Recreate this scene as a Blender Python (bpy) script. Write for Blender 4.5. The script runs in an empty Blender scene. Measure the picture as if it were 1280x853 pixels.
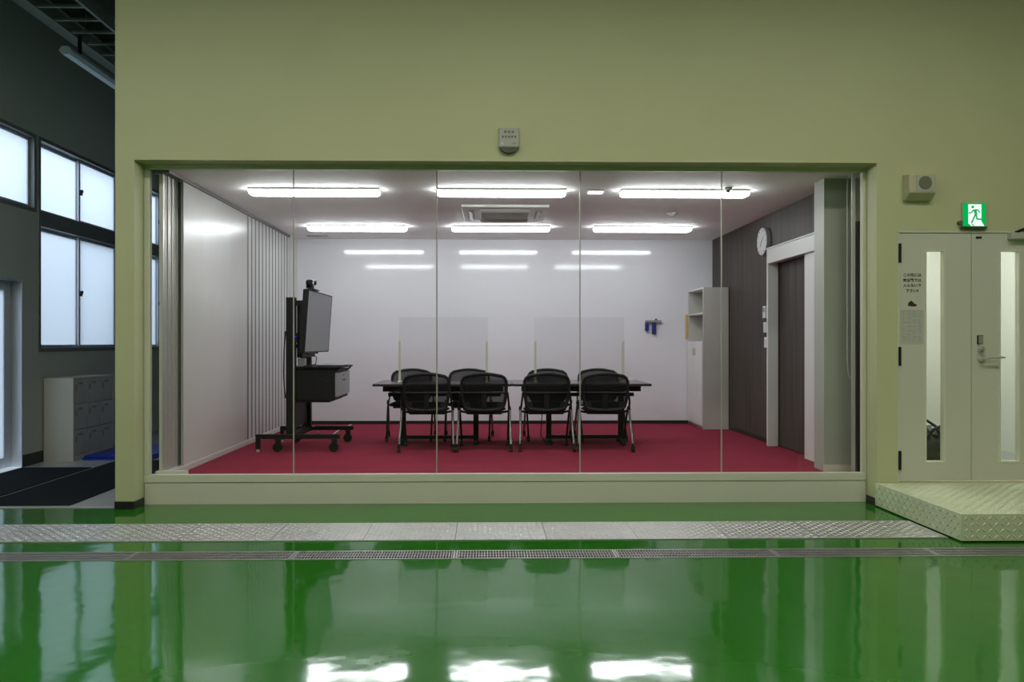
import bpy, bmesh, math, random
from mathutils import Vector, Matrix

random.seed(7)
SC = bpy.context.scene
COL = SC.collection
PI = math.pi

# ------------------------------------------------------------------ camera
EYE = 1.373
cam_d = bpy.data.cameras.new('camera')
cam_d.sensor_width = 36.0
cam_d.lens = 36.0 * 960 / 1280
cam_d.shift_x = (640 - 628.4) / 1280
cam_d.shift_y = (429 - 426.5) / 1280
cam_d.clip_start = 0.05
cam = bpy.data.objects.new('camera', cam_d)
COL.objects.link(cam)
cam.location = (0, 0, EYE)
cam.rotation_euler = (PI / 2, 0, -math.radians(1.1))
SC.camera = cam

# ------------------------------------------------------------------ world and exposure
world = bpy.data.worlds.new('overcast_sky')
SC.world = world
world.use_nodes = True
wn = world.node_tree
bg = wn.nodes['Background']
bg.inputs['Color'].default_value = (0.70, 0.84, 1.0, 1)
bg.inputs['Strength'].default_value = 3.3

SC.view_settings.view_transform = 'Standard'
SC.view_settings.look = 'None'
SC.view_settings.gamma = 1.0
SC.view_settings.use_curve_mapping = False
SC.view_settings.exposure = 0.0
SC.cycles.use_denoising = True
SC.cycles.max_bounces = 9
SC.cycles.diffuse_bounces = 5
SC.cycles.glossy_bounces = 5
SC.cycles.transparent_max_bounces = 24
SC.cycles.caustics_reflective = False
SC.cycles.caustics_refractive = False
SC.cycles.sample_clamp_indirect = 5.0

ROOM_LAMP = 25.0      # radiance of the meeting room battens
HALL_LAMP = 40.0      # radiance of the hall battens
LOBBY_LAMP = 105.0

# ------------------------------------------------------------------ materials
MATS = {}


def mat(name, col, rough=0.5, metal=0.0, spec=0.5, noise=None, bump=None, coat=0.0):
    """noise=(scale, amount) varies the colour, bump=(scale, strength) gives fine relief"""
    m = bpy.data.materials.new(name)
    m.use_nodes = True
    nt = m.node_tree
    b = nt.nodes['Principled BSDF']
    b.inputs['Base Color'].default_value = (*col, 1)
    b.inputs['Roughness'].default_value = rough
    b.inputs['Metallic'].default_value = metal
    b.inputs['Specular IOR Level'].default_value = spec
    b.inputs['Coat Weight'].default_value = coat
    b.inputs['Coat Roughness'].default_value = 0.05
    if noise or bump:
        tc = nt.nodes.new('ShaderNodeTexCoord')
    if noise:
        sc, am = noise[:2]
        n = nt.nodes.new('ShaderNodeTexNoise')
        n.inputs['Scale'].default_value = sc
        n.inputs['Detail'].default_value = 6
        src = tc.outputs['Object']
        if len(noise) > 2:
            mp = nt.nodes.new('ShaderNodeMapping')
            mp.inputs['Scale'].default_value = noise[2]
            nt.links.new(src, mp.inputs['Vector'])
            src = mp.outputs['Vector']
        nt.links.new(src, n.inputs['Vector'])
        r = nt.nodes.new('ShaderNodeMapRange')
        r.inputs['From Min'].default_value = 0.25
        r.inputs['From Max'].default_value = 0.75
        r.inputs['To Min'].default_value = 1 - am
        r.inputs['To Max'].default_value = 1 + am
        nt.links.new(n.outputs['Fac'], r.inputs['Value'])
        mx = nt.nodes.new('ShaderNodeVectorMath')
        mx.operation = 'SCALE'
        mx.inputs[0].default_value = col
        nt.links.new(r.outputs['Result'], mx.inputs['Scale'])
        nt.links.new(mx.outputs['Vector'], b.inputs['Base Color'])
    if bump:
        n2 = nt.nodes.new('ShaderNodeTexNoise')
        n2.inputs['Scale'].default_value = bump[0]
        n2.inputs['Detail'].default_value = bump[2] if len(bump) > 2 else 4
        src = tc.outputs['Object']
        if len(bump) > 3:
            mp = nt.nodes.new('ShaderNodeMapping')
            mp.inputs['Scale'].default_value = bump[3]
            nt.links.new(src, mp.inputs['Vector'])
            src = mp.outputs['Vector']
        nt.links.new(src, n2.inputs['Vector'])
        bp = nt.nodes.new('ShaderNodeBump')
        bp.inputs['Strength'].default_value = bump[1]
        bp.inputs['Distance'].default_value = 0.01
        nt.links.new(n2.outputs['Fac'], bp.inputs['Height'])
        nt.links.new(bp.outputs['Normal'], b.inputs['Normal'])
    MATS[name] = m
    return m


def emit(name, col, strength):
    m = bpy.data.materials.new(name)
    m.use_nodes = True
    nt = m.node_tree
    nt.nodes.remove(nt.nodes['Principled BSDF'])
    e = nt.nodes.new('ShaderNodeEmission')
    e.inputs['Color'].default_value = (*col, 1)
    e.inputs['Strength'].default_value = strength
    nt.links.new(e.outputs[0], nt.nodes['Material Output'].inputs['Surface'])
    return m


def clear(name, tint=(0.97, 0.99, 0.98), lo=0.035, hi=0.5, rough=0.0, haze=None):
    """clear sheet: transmits straight through, mirrors more at a slant"""
    m = bpy.data.materials.new(name)
    m.use_nodes = True
    nt = m.node_tree
    nt.nodes.remove(nt.nodes['Principled BSDF'])
    t = nt.nodes.new('ShaderNodeBsdfTransparent')
    t.inputs['Color'].default_value = (*tint, 1)
    g = nt.nodes.new('ShaderNodeBsdfGlossy')
    g.inputs['Roughness'].default_value = rough
    lw = nt.nodes.new('ShaderNodeLayerWeight')
    pw = nt.nodes.new('ShaderNodeMath')
    pw.operation = 'POWER'
    pw.inputs[1].default_value = 5
    lw.inputs['Blend'].default_value = 0.5
    nt.links.new(lw.outputs['Facing'], pw.inputs[0])
    mr = nt.nodes.new('ShaderNodeMapRange')
    mr.inputs['To Min'].default_value = lo
    mr.inputs['To Max'].default_value = hi
    nt.links.new(pw.outputs[0], mr.inputs['Value'])
    mx = nt.nodes.new('ShaderNodeMixShader')
    nt.links.new(mr.outputs['Result'], mx.inputs['Fac'])
    base = t.outputs[0]
    if haze:
        d = nt.nodes.new('ShaderNodeBsdfDiffuse')
        d.inputs['Color'].default_value = (*haze[1], 1)
        m2 = nt.nodes.new('ShaderNodeMixShader')
        m2.inputs['Fac'].default_value = haze[0]
        nt.links.new(t.outputs[0], m2.inputs[1])
        nt.links.new(d.outputs[0], m2.inputs[2])
        base = m2.outputs[0]
    nt.links.new(base, mx.inputs[1])
    nt.links.new(g.outputs[0], mx.inputs[2])
    nt.links.new(mx.outputs[0], nt.nodes['Material Output'].inputs['Surface'])
    return m


def frosted(name, col):
    m = bpy.data.materials.new(name)
    m.use_nodes = True
    nt = m.node_tree
    nt.nodes.remove(nt.nodes['Principled BSDF'])
    t = nt.nodes.new('ShaderNodeBsdfTranslucent')
    t.inputs['Color'].default_value = (*col, 1)
    g = nt.nodes.new('ShaderNodeBsdfGlossy')
    g.inputs['Roughness'].default_value = 0.25
    mx = nt.nodes.new('ShaderNodeMixShader')
    mx.inputs['Fac'].default_value = 0.05
    nt.links.new(t.outputs[0], mx.inputs[1])
    nt.links.new(g.outputs[0], mx.inputs[2])
    nt.links.new(mx.outputs[0], nt.nodes['Material Output'].inputs['Surface'])
    return m


M_WALL = mat('cream_wall_paint', (0.555, 0.575, 0.335), 0.55, noise=(1.3, 0.03), bump=(220, 0.05))
M_SIDE = mat('grey_wall_paint', (0.44, 0.465, 0.40), 0.6, noise=(1.3, 0.03), bump=(220, 0.05))
M_TRIM = mat('cream_trim_paint', (0.68, 0.68, 0.56), 0.4, noise=(3, 0.02))
M_DOOR = mat('door_paint', (0.61, 0.62, 0.51), 0.4, noise=(2, 0.02))
M_BLACKTRIM = mat('black_skirting', (0.012, 0.012, 0.012), 0.4)
M_GREEN = mat('green_epoxy', (0.020, 0.15, 0.010), 0.07, spec=0.5, noise=(0.7, 0.10),
              bump=(2.6, 0.28, 2.5))
M_GREYFLOOR = mat('grey_entry_floor', (0.48, 0.50, 0.52), 0.25, noise=(6, 0.05))
M_CONC = mat('dark_trench', (0.02, 0.022, 0.018), 0.9)
M_CEIL = mat('dark_roof_deck', (0.055, 0.065, 0.05), 0.8, noise=(1.5, 0.1))
M_STEEL = mat('green_grey_steel', (0.16, 0.19, 0.15), 0.5, noise=(3, 0.08))
M_TREAD = mat('aluminium_tread', (0.58, 0.58, 0.56), 0.42, metal=0.85, noise=(5, 0.08))
M_GALV = mat('galvanised_steel', (0.44, 0.44, 0.42), 0.4, metal=0.7, noise=(8, 0.1))
M_ALU = mat('aluminium', (0.62, 0.60, 0.58), 0.33, metal=0.6, noise=(2, 0.05))
M_WINFRAME = mat('window_aluminium', (0.22, 0.23, 0.23), 0.4, metal=0.4)
M_SASHLIGHT = mat('bright_aluminium', (0.55, 0.57, 0.60), 0.35, metal=0.5)
M_PLAT = mat('pale_green_tread_paint', (0.60, 0.66, 0.45), 0.33, noise=(6, 0.05))
M_CARPET = mat('red_carpet', (0.25, 0.025, 0.052), 0.95, spec=0.1, noise=(2.5, 0.07), bump=(500, 0.4))
M_RCEIL = mat('speckled_ceiling_board', (0.92, 0.92, 0.915), 0.7, noise=(60, 0.07), bump=(90, 0.15))
M_WBOARD = mat('glossy_whiteboard_wall', (0.77, 0.765, 0.805), 0.07, spec=0.42, noise=(1.2, 0.012),
               bump=(3.0, 0.012, 2))
M_WHITE = mat('white_paint', (0.66, 0.665, 0.65), 0.45, noise=(3, 0.02))
M_CAB = mat('off_white_cabinet', (0.50, 0.49, 0.45), 0.4, noise=(3, 0.02))
M_CABDOOR = mat('white_cabinet_door', (0.68, 0.67, 0.66), 0.4)
M_PANEL = mat('grey_white_panel', (0.62, 0.61, 0.59), 0.27, noise=(2, 0.02, (1, 6, 0.3)))
M_SLAT = mat('white_slat', (0.60, 0.60, 0.59), 0.3)
M_SLATGAP = mat('grey_slat_joint', (0.16, 0.16, 0.16), 0.5)
M_BLACK = mat('black_powder_coat', (0.007, 0.007, 0.007), 0.55, spec=0.3)
M_BLKPLASTIC = mat('black_plastic', (0.009, 0.009, 0.009), 0.55, spec=0.3)
M_FABRIC = mat('black_seat_fabric', (0.014, 0.014, 0.015), 0.9, spec=0.2, bump=(300, 0.3))
M_CHROME = mat('brushed_chrome', (0.22, 0.225, 0.22), 0.35, metal=0.95)
M_TABLE = mat('dark_table_laminate', (0.035, 0.032, 0.032), 0.22, noise=(4, 0.1, (1, 8, 1)))
M_SCREEN = mat('grey_screen_film', (0.165, 0.165, 0.17), 0.32, spec=0.4)
M_DRAWER = mat('grey_metal_drawer', (0.30, 0.30, 0.305), 0.4, metal=0.3)
M_LOCKER = mat('grey_beige_locker', (0.60, 0.60, 0.52), 0.4, noise=(3, 0.03))
M_LOCKDOOR = mat('grey_locker_door', (0.50, 0.50, 0.45), 0.4, noise=(3, 0.03))
M_MAT = mat('charcoal_entry_mat', (0.018, 0.022, 0.027), 0.95, spec=0.1, bump=(300, 0.5))
M_BLUEMAT = mat('blue_vinyl_pad', (0.008, 0.03, 0.42), 0.4, noise=(6, 0.1))
M_BLUE = mat('blue_plastic', (0.022, 0.018, 0.17), 0.4)
M_RED = mat('red_plastic', (0.25, 0.01, 0.01), 0.4)
M_PAPER = mat('white_paper', (0.60, 0.60, 0.53), 0.7)
M_PAPER2 = mat('grey_copy_paper', (0.50, 0.51, 0.44), 0.7)
M_YPAPER = mat('yellow_notice_paper', (0.62, 0.47, 0.20), 0.7, noise=(25, 0.12))
M_INK = mat('black_ink', (0.012, 0.012, 0.012), 0.7)
M_GREYINK = mat('faint_grey_ink', (0.30, 0.31, 0.26), 0.7)
M_DKINK = mat('dark_green_grey_ink', (0.12, 0.13, 0.09), 0.7)
M_ORANGEINK = mat('orange_ink', (0.55, 0.20, 0.05), 0.7)
M_SHOE = mat('brown_shoe_print', (0.055, 0.016, 0.012), 0.7)
M_SPKGRILLE = mat('brown_grey_grille', (0.17, 0.165, 0.12), 0.7)
M_BEIGEPL = mat('beige_plastic', (0.52, 0.50, 0.33), 0.5)
M_GREYPL = mat('grey_plastic', (0.46, 0.48, 0.40), 0.5)
M_LENS = mat('dark_green_lens', (0.05, 0.06, 0.025), 0.3)
M_SEAL = mat('silicone_joint', (0.42, 0.42, 0.36), 0.4)
M_ACWHITE = mat('air_conditioner_white', (0.66, 0.65, 0.63), 0.45)
M_ACGREY = mat('air_conditioner_grille', (0.42, 0.42, 0.42), 0.6)
M_CLOCK = mat('white_clock_face', (0.72, 0.73, 0.72), 0.4)
M_CLOCKRIM = mat('grey_clock_rim', (0.30, 0.31, 0.31), 0.4)
M_BAG = mat('black_shiny_bag', (0.010, 0.010, 0.011), 0.25, spec=0.6, bump=(14, 0.6))
M_LOBBY = mat('lobby_wall', (0.60, 0.62, 0.58), 0.5, noise=(1.4, 0.04))
M_LOBBYF = mat('lobby_floor', (0.30, 0.31, 0.29), 0.4)
M_OUT = mat('outdoor_render', (0.16, 0.17, 0.18), 0.9)
M_POST = mat('pale_green_post', (0.50, 0.51, 0.42), 0.4)
M_STORE = mat('dark_store_wall', (0.13, 0.14, 0.12), 0.7)
M_RET = mat('grey_return_paint', (0.40, 0.42, 0.36), 0.45, noise=(3, 0.03))
M_PAVE = mat('pale_paving', (0.45, 0.45, 0.44), 0.9)
M_DIFFOFF = mat('unlit_white_reflector', (0.48, 0.56, 0.58), 0.35)

M_GLASS = clear('window_glass', tint=(0.985, 0.995, 0.99), lo=0.018, hi=0.5)
M_DGLASS = clear('door_glass', tint=(0.95, 0.97, 0.95), lo=0.04, hi=0.5)
M_ACRYLIC = clear('grey_acrylic', tint=(0.985, 0.985, 0.985), lo=0.02, hi=0.4, haze=(0.012, (0.35, 0.35, 0.36)))
M_MESHCLOTH = clear('black_mesh_cloth', tint=(1, 1, 1), lo=0.0, hi=0.01, rough=0.5, haze=(0.84, (0.012, 0.012, 0.013)))
M_FROST = frosted('frosted_glass', (0.86, 0.90, 0.95))
M_LAMP = emit('lit_diffuser', (0.94, 0.975, 1.0), ROOM_LAMP)
M_HLAMP = emit('lit_hall_tube', (1.0, 0.97, 0.84), HALL_LAMP)
M_LLAMP = emit('lit_lobby_lamp', (1.0, 0.98, 0.93), LOBBY_LAMP)
M_EMERG = emit('lit_small_lamp', (1, 1, 1), 3.0)
M_EXITG = emit('lit_exit_green', (0.0, 0.43, 0.085), 1.0)
M_EXITW = emit('lit_exit_white', (0.86, 1.0, 0.93), 1.05)
M_LED = emit('blue_led', (0.25, 0.36, 0.95), 0.9)
M_LEDB = emit('small_blue_led', (0.03, 0.02, 0.9), 0.6)


def wood_mat():
    m = mat('dark_wood_veneer', (0.058, 0.046, 0.038), 0.5, spec=0.2,
            noise=(3.0, 0.5, (1, 9, 0.25)))
    return m


M_WOOD = wood_mat()

# ------------------------------------------------------------------ mesh building


class MB:
    def __init__(self):
        self.v = []
        self.f = []

    def add(self, vs, fs):
        o = len(self.v)
        self.v += [tuple(p) for p in vs]
        self.f += [tuple(i + o for i in f) for f in fs]
        return self

    def box(self, x0, x1, y0, y1, z0, z1):
        return self.add([(x0, y0, z0), (x1, y0, z0), (x1, y1, z0), (x0, y1, z0),
                         (x0, y0, z1), (x1, y0, z1), (x1, y1, z1), (x0, y1, z1)],
                        [(3, 2, 1, 0), (4, 5, 6, 7), (0, 1, 5, 4), (1, 2, 6, 5), (2, 3, 7, 6), (3, 0, 4, 7)])

    def quad(self, a, b, c, d):
        return self.add([a, b, c, d], [(0, 1, 2, 3)])

    def bar(self, p0, p1, w, h, up=(0, 0, 1)):
        p0, p1 = Vector(p0), Vector(p1)
        d = (p1 - p0).normalized()
        u = Vector(up)
        s = d.cross(u)
        if s.length < 1e-5:
            s = d.cross(Vector((0, 1, 0)))
        s.normalize()
        u = s.cross(d).normalized()
        vs = []
        for p in (p0, p1):
            for a, b in ((-1, -1), (1, -1), (1, 1), (-1, 1)):
                vs.append(p + s * (a * w / 2) + u * (b * h / 2))
        return self.add(vs, [(3, 2, 1, 0), (4, 5, 6, 7), (0, 1, 5, 4), (1, 2, 6, 5), (2, 3, 7, 6), (3, 0, 4, 7)])

    def tube(self, pts, r, n=8, closed=False):
        pts = [Vector(p) for p in pts]
        m = len(pts)
        rs = r if isinstance(r, (list, tuple)) else [r] * m
        vs, fs = [], []
        prev = None
        for i, p in enumerate(pts):
            if closed:
                d = (pts[(i + 1) % m] - pts[i - 1]).normalized()
            else:
                d = (pts[min(i + 1, m - 1)] - pts[max(i - 1, 0)]).normalized()
            if prev is None:
                a = d.orthogonal().normalized()
            else:
                a = (prev - d * prev.dot(d))
                a = a.normalized() if a.length > 1e-6 else d.orthogonal().normalized()
            prev = a
            b = d.cross(a)
            for k in range(n):
                t = 2 * PI * k / n
                vs.append(p + (a * math.cos(t) + b * math.sin(t)) * rs[i])
        rings = m if closed else m - 1
        for i in range(rings):
            j = (i + 1) % m
            for k in range(n):
                k2 = (k + 1) % n
                fs.append((i * n + k, i * n + k2, j * n + k2, j * n + k))
        if not closed:
            fs.append(tuple(range(n))[::-1])
            fs.append(tuple((m - 1) * n + k for k in range(n)))
        return self.add(vs, fs)

    def cyl(self, p0, p1, r0, r1=None, n=16):
        return self.tube([p0, p1], [r0, r0 if r1 is None else r1], n)

    def prism(self, poly, f0, f1):
        """poly: list of 2D pts; f0, f1 map a 2D pt to 3D on each cap"""
        n = len(poly)
        vs = [f0(*p) for p in poly] + [f1(*p) for p in poly]
        fs = [tuple(range(n)), tuple(range(2 * n - 1, n - 1, -1))]
        for i in range(n):
            j = (i + 1) % n
            fs.append((j, i, n + i, n + j))
        return self.add(vs, fs)

    def sphere(self, c, r, nu=16, nv=10, sc=(1, 1, 1)):
        vs, fs = [], []
        for i in range(nv + 1):
            t = PI * i / nv
            for k in range(nu):
                p = 2 * PI * k / nu
                vs.append((c[0] + r * sc[0] * math.sin(t) * math.cos(p), c[1] + r * sc[1] * math.sin(t) * math.sin(p),
                           c[2] + r * sc[2] * math.cos(t)))
        for i in range(nv):
            for k in range(nu):
                k2 = (k + 1) % nu
                fs.append((i * nu + k, (i + 1) * nu + k, (i + 1) * nu + k2, i * nu + k2))
        return self.add(vs, fs)

    def build(self, name, material, parent=None, org=(0, 0, 0), bevel=0.0, smooth=True, seg=2):
        o = Vector(org)
        me = bpy.data.meshes.new(name)
        me.from_pydata([tuple(Vector(p) - o) for p in self.v], [], self.f)
        bm = bmesh.new()
        bm.from_mesh(me)
        bmesh.ops.remove_doubles(bm, verts=bm.verts, dist=1e-6) if len(bm.verts) < 3000 and bevel == 0 and smooth == 'weld' else None
        bmesh.ops.recalc_face_normals(bm, faces=bm.faces)
        bm.to_mesh(me)
        bm.free()
        me.materials.append(material)
        if smooth:
            me.polygons.foreach_set('use_smooth', [True] * len(me.polygons))
            me.set_sharp_from_angle(angle=math.radians(38))
        ob = bpy.data.objects.new(name, me)
        COL.objects.link(ob)
        if parent is not None:
            ob.parent = parent
        else:
            ob.location = o
        if bevel:
            md = ob.modifiers.new('bevel', 'BEVEL')
            md.width = bevel
            md.segments = seg
            md.limit_method = 'ANGLE'
            md.harden_normals = False
        return ob


def tag(o, label, cat=None, group=None, kind=None):
    o['label'] = label
    if cat:
        o['category'] = cat
    if group:
        o['group'] = group
    if kind:
        o['kind'] = kind
    return o


def thing(name, label, cat, loc=(0, 0, 0), rz=0, group=None, kind=None):
    o = bpy.data.objects.new(name, None)
    o.empty_display_size = 0.1
    COL.objects.link(o)
    o.location = loc
    o.rotation_euler = (0, 0, rz)
    return tag(o, label, cat, group, kind)


def copy_tree(o, parent=None):
    c = o.copy()
    COL.objects.link(c)
    if parent is not None:
        c.parent = parent
    for ch in list(o.children):
        copy_tree(ch, c)
    return c


def struct(o, label, cat):
    return tag(o, label, cat, kind='structure')


def holes_wall(mb, along, t0, t1, u0, u1, z0, z1, holes):
    """wall slab with rectangular openings; along='x' or 'y'"""
    us = sorted({u0, u1, *[h[0] for h in holes], *[h[1] for h in holes]})
    zs = sorted({z0, z1, *[h[2] for h in holes], *[h[3] for h in holes]})
    us = [u for u in us if u0 <= u <= u1]
    zs = [z for z in zs if z0 <= z <= z1]
    for i in range(len(us) - 1):
        run = None
        for j in range(len(zs) - 1):
            uc, zc = (us[i] + us[i + 1]) / 2, (zs[j] + zs[j + 1]) / 2
            solid = not any(h[0] < uc < h[1] and h[2] < zc < h[3] for h in holes)
            if solid:
                run = [zs[j], zs[j + 1]] if run is None else [run[0], zs[j + 1]]
            if (not solid or j == len(zs) - 2) and run is not None:
                if along == 'x':
                    mb.box(us[i], us[i + 1], t0, t1, run[0], run[1])
                else:
                    mb.box(t0, t1, us[i], us[i + 1], run[0], run[1])
                run = None
    return mb


def text_mesh(body, name, material, parent, loc, size, org, align='CENTER', rot=(PI / 2, 0, 0), depth=0.0006):
    cu = bpy.data.curves.new(name, 'FONT')
    cu.body = body
    cu.size = size
    cu.align_x = align
    cu.align_y = 'CENTER'
    cu.extrude = depth
    cu.resolution_u = 2
    cu.offset = size * 0.035
    tmp = bpy.data.objects.new(name + '_tmp', cu)
    COL.objects.link(tmp)
    bpy.context.view_layer.update()
    dg = bpy.context.evaluated_depsgraph_get()
    me = bpy.data.meshes.new_from_object(tmp.evaluated_get(dg))
    bpy.data.objects.remove(tmp)
    me.materials.clear()
    me.materials.append(material)
    ob = bpy.data.objects.new(name, me)
    COL.objects.link(ob)
    ob.parent = parent
    ob.location = Vector(loc) - Vector(org)
    ob.rotation_euler = rot
    return ob


# ================================================================== SETTING
WY = 6.40            # face of the hall wall
GY = 6.575           # sill and window frame plane
FZ = 0.213           # meeting room floor
CZ = 2.86            # meeting room ceiling
BY = 11.03           # whiteboard wall
LX = -5.15           # wall with the outside windows
RX = 3.24            # wood wall of the meeting room
PX = -2.74           # partition line
TOP = 5.4

# hall floor with the drain trench left open
mb = MB()
mb.box(LX, 8.0, -5.0, 4.88, -0.10, 0.0)
mb.box(LX, -4.37, 4.88, 5.085, -0.10, 0.0)
mb.box(4.99, 8.0, 4.88, 5.085, -0.10, 0.0)
mb.box(LX, 8.0, 5.085, 6.47, -0.10, 0.0)
mb.box(-3.08, 8.0, 6.47, 6.6, -0.10, 0.0)
floor = struct(mb.build('floor', M_GREEN, smooth=False), 'glossy green epoxy floor of the hall', 'floor')
struct(MB().box(-4.37, 4.99, 4.86, 5.105, -0.12, -0.10).box(-4.37, 4.99, 5.081, 5.0849, -0.10, -0.004).box(-4.37, 4.99, 4.8801, 4.8838, -0.10, -0.004).build('floor_trench', M_CONC, smooth=False),
       'dark drain trench bottom under the grates', 'trench')
struct(MB().box(LX, -3.08, 6.47, 6.62, -0.10, 0.0).box(LX, -2.70, 6.62, 14.0, -0.10, 0.0).build('floor_entry', M_GREYFLOOR, smooth=False),
       'grey floor of the side entrance area', 'floor')

# hall wall with the window opening and the double door opening
mb = MB()
holes_wall(mb, 'x', WY, 6.62, -3.077, 8.0, 0.0, TOP,
           [(-2.92, 3.27, 0.0, 2.888), (3.445, 4.735, 0.2, 2.312)])
wall_front = struct(mb.build('wall_front', M_WALL, smooth=False), 'cream painted hall wall around the big window', 'wall')
mb = MB()
mb.box(-3.081, -2.916, WY - 0.004, WY, 0, 0.064)
mb.box(-2.920, -2.916, WY, GY, 0, 0.064)
mb.box(-3.081, -3.077, WY, 6.62, 0, 0.064)
struct(mb.build('baseboard_left', M_BLACKTRIM, smooth=False), 'black skirting round the foot of the left pillar', 'baseboard')
mb = MB()
mb.box(3.266, 3.27, WY - 0.004, GY, 0, 0.064)
mb.box(3.266, 3.30, WY - 0.004, WY, 0, 0.064)
struct(mb.build('baseboard_right', M_BLACKTRIM, smooth=False), 'short black skirting beside the step platform', 'baseboard')

# side wall with outside windows
WIN = [  # (y0, y1, z0, z1)
    (6.95, 8.86, 2.86, 3.75), (8.90, 10.86, 1.27, 3.75), (11.25, 13.2, 1.27, 3.75),
    (3.2, 5.1, 2.86, 3.75), (-2.6, -0.7, 2.86, 3.75)]
DOORH = (7.55, 8.59, 0.0, 2.07)
mb = MB()
holes_wall(mb, 'y', LX - 0.2, LX, -5.2, 14.2, 0.0, TOP, WIN + [DOORH])
struct(mb.build('wall_left', M_SIDE, smooth=False), 'dim grey side wall with frosted outside windows', 'wall')
struct(MB().box(LX, LX + 0.008, 8.60, 8.98, 0, 0.13).build('baseboard_side', M_BLACKTRIM, smooth=False),
       'black skirting between the side door and the lockers', 'baseboard')
struct(MB().box(LX, -2.7, 14.0, 14.2, 0, TOP).build('wall_entry_end', M_STORE, smooth=False), 'far end wall of the side entrance area', 'wall')
struct(MB().box(-2.74, -2.66, 11.2, 14.0, 0, TOP).build('wall_entry_side', M_STORE, smooth=False), 'inner side wall of the entrance area', 'wall')
struct(MB().box(-2.90, -2.82, 6.62, 11.2, CZ + 0.15, TOP).box(-2.90, -2.74, 11.12, 11.2, 0, CZ + 0.15).box(-2.90, 8.2, 11.2, 11.3, CZ + 0.1, TOP).build('wall_upper_bay', M_SIDE, smooth=False), 'upper side wall above the meeting room facing the entrance bay', 'wall')
struct(MB().box(LX, 8.2, -5.2, -5.0, 0, TOP).build('wall_back', M_STORE, smooth=False), 'dark grey wall at the back of the hall', 'wall')
struct(MB().box(8.0, 8.2, -5.0, 6.6, 0, TOP).build('wall_right_hall', M_WALL, smooth=False), 'cream wall on the right of the hall', 'wall')
struct(MB().box(LX - 0.2, 8.2, -5.2, 14.2, TOP, TOP + 0.15).build('ceiling', M_CEIL, smooth=False), 'dark roof deck over the hall', 'ceiling')
# outside
struct(MB().box(-40, LX - 0.2, -30, 40, -0.3, -0.1).build('ground_outside', M_PAVE, smooth=False), 'ground outside the side windows', 'ground')
struct(MB().box(-8.6, -8.0, 6.4, 24, -0.1, 3.9).build('wall_neighbour', M_OUT, smooth=False), 'neighbouring building wall outside the windows', 'wall')

# meeting room shell
struct(MB().box(-2.88, 3.45, GY + 0.03, BY + 0.2, -0.05, FZ).build('floor_carpet', M_CARPET, smooth=False),
       'raised red carpet floor of the meeting room', 'floor')
struct(MB().box(-2.88, 3.45, 6.62, BY + 0.2, CZ, CZ + 0.15).build('ceiling_room', M_RCEIL, smooth=False),
       'speckled grey white ceiling of the meeting room', 'ceiling')
struct(MB().box(-2.80, 3.45, BY, BY + 0.15, FZ, CZ).build('wall_whiteboard', M_WBOARD, smooth=False),
       'glossy white writing wall at the back of the meeting room', 'wall')
struct(MB().box(PX + 0.02, RX, BY - 0.012, BY, FZ, FZ + 0.045).build('baseboard_back', M_BLACKTRIM, smooth=False),
       'black skirting under the white writing wall', 'baseboard')
mb = MB()
holes_wall(mb, 'y', RX, RX + 0.16, 7.09, BY, FZ, CZ, [(7.60, 8.58, FZ, 2.30)])
struct(mb.build('wall_wood', M_WOOD, smooth=False), 'dark wood grain wall on the right of the meeting room', 'wall')
struct(MB().box(RX - 0.008, RX, 8.59, 10.23, FZ, FZ + 0.05).build('baseboard_wood', M_BLACKTRIM, smooth=False),
       'black skirting along the dark wood wall', 'baseboard')
struct(MB().box(3.035, 3.45, 6.88, 7.09, FZ, CZ).build('wall_return', M_RET, smooth=False),
       'pale grey return wall between the window and the sliding door', 'wall')
struct(MB().box(3.028, 3.42, 6.868, 6.88, FZ, FZ + 0.06).build('baseboard_return', M_TRIM, smooth=False),
       'pale skirting at the foot of the white return wall', 'baseboard')
struct(MB().box(3.40, 3.45, 6.62, 6.88, FZ, CZ).build('wall_window_end', M_WHITE, smooth=False), 'short wall behind the right end of the glass', 'wall')
struct(MB().box(-2.80, PX + 0.015, 10.665, BY, FZ, CZ).build('wall_stub', M_WHITE, smooth=False),
       'short pale wall between the slatted partition and the white wall', 'wall')

# the big interior window
win = thing('window_1', 'wide frameless glass front of the meeting room with thin vertical joints', 'window', (0.17, GY, 0), kind='structure')
WO = win.location
MB().box(-2.96, 3.27, GY, GY + 0.05, 0.185, 0.253).build('sill_rail', M_TRIM, win, WO, bevel=0.004)
MB().box(-2.92, -2.872, GY, GY + 0.05, 0.253, 2.853).build('stile', M_TRIM, win, WO, bevel=0.004)
MB().box(3.237, 3.27, GY, GY + 0.05, 0.253, 2.853).build('stile', M_TRIM, win, WO, bevel=0.004)
MB().box(-2.92, 3.27, GY, GY + 0.05, 2.853, 2.90).build('head_rail', M_TRIM, win, WO, bevel=0.004)
SEAMS = [-1.663, -0.439, 0.793, 2.020]
edges = [-2.872] + SEAMS + [3.237]
for a, b in zip(edges[:-1], edges[1:]):
    MB().box(a + 0.005, b - 0.005, 6.603, 6.613, 0.253, 2.853).build('pane', M_GLASS, win, WO, smooth=False)
for s in SEAMS:
    MB().box(s - 0.005, s + 0.005, 6.601, 6.615, 0.253, 2.853).build('joint', M_SEAL, win, WO, smooth=False)
struct(MB().box(-2.916, 3.266, GY + 0.004, GY + 0.05, 0.0, 0.180).build('trim_1', M_TRIM, smooth=False),
       'cream upstand panel under the big window', 'trim')
struct(MB().box(-2.835, -2.575, 6.626, 6.66, FZ, 0.278).build('trim_2', M_TRIM, bevel=0.003),
       'small cream block on the floor at the left end of the glass', 'trim')
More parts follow.
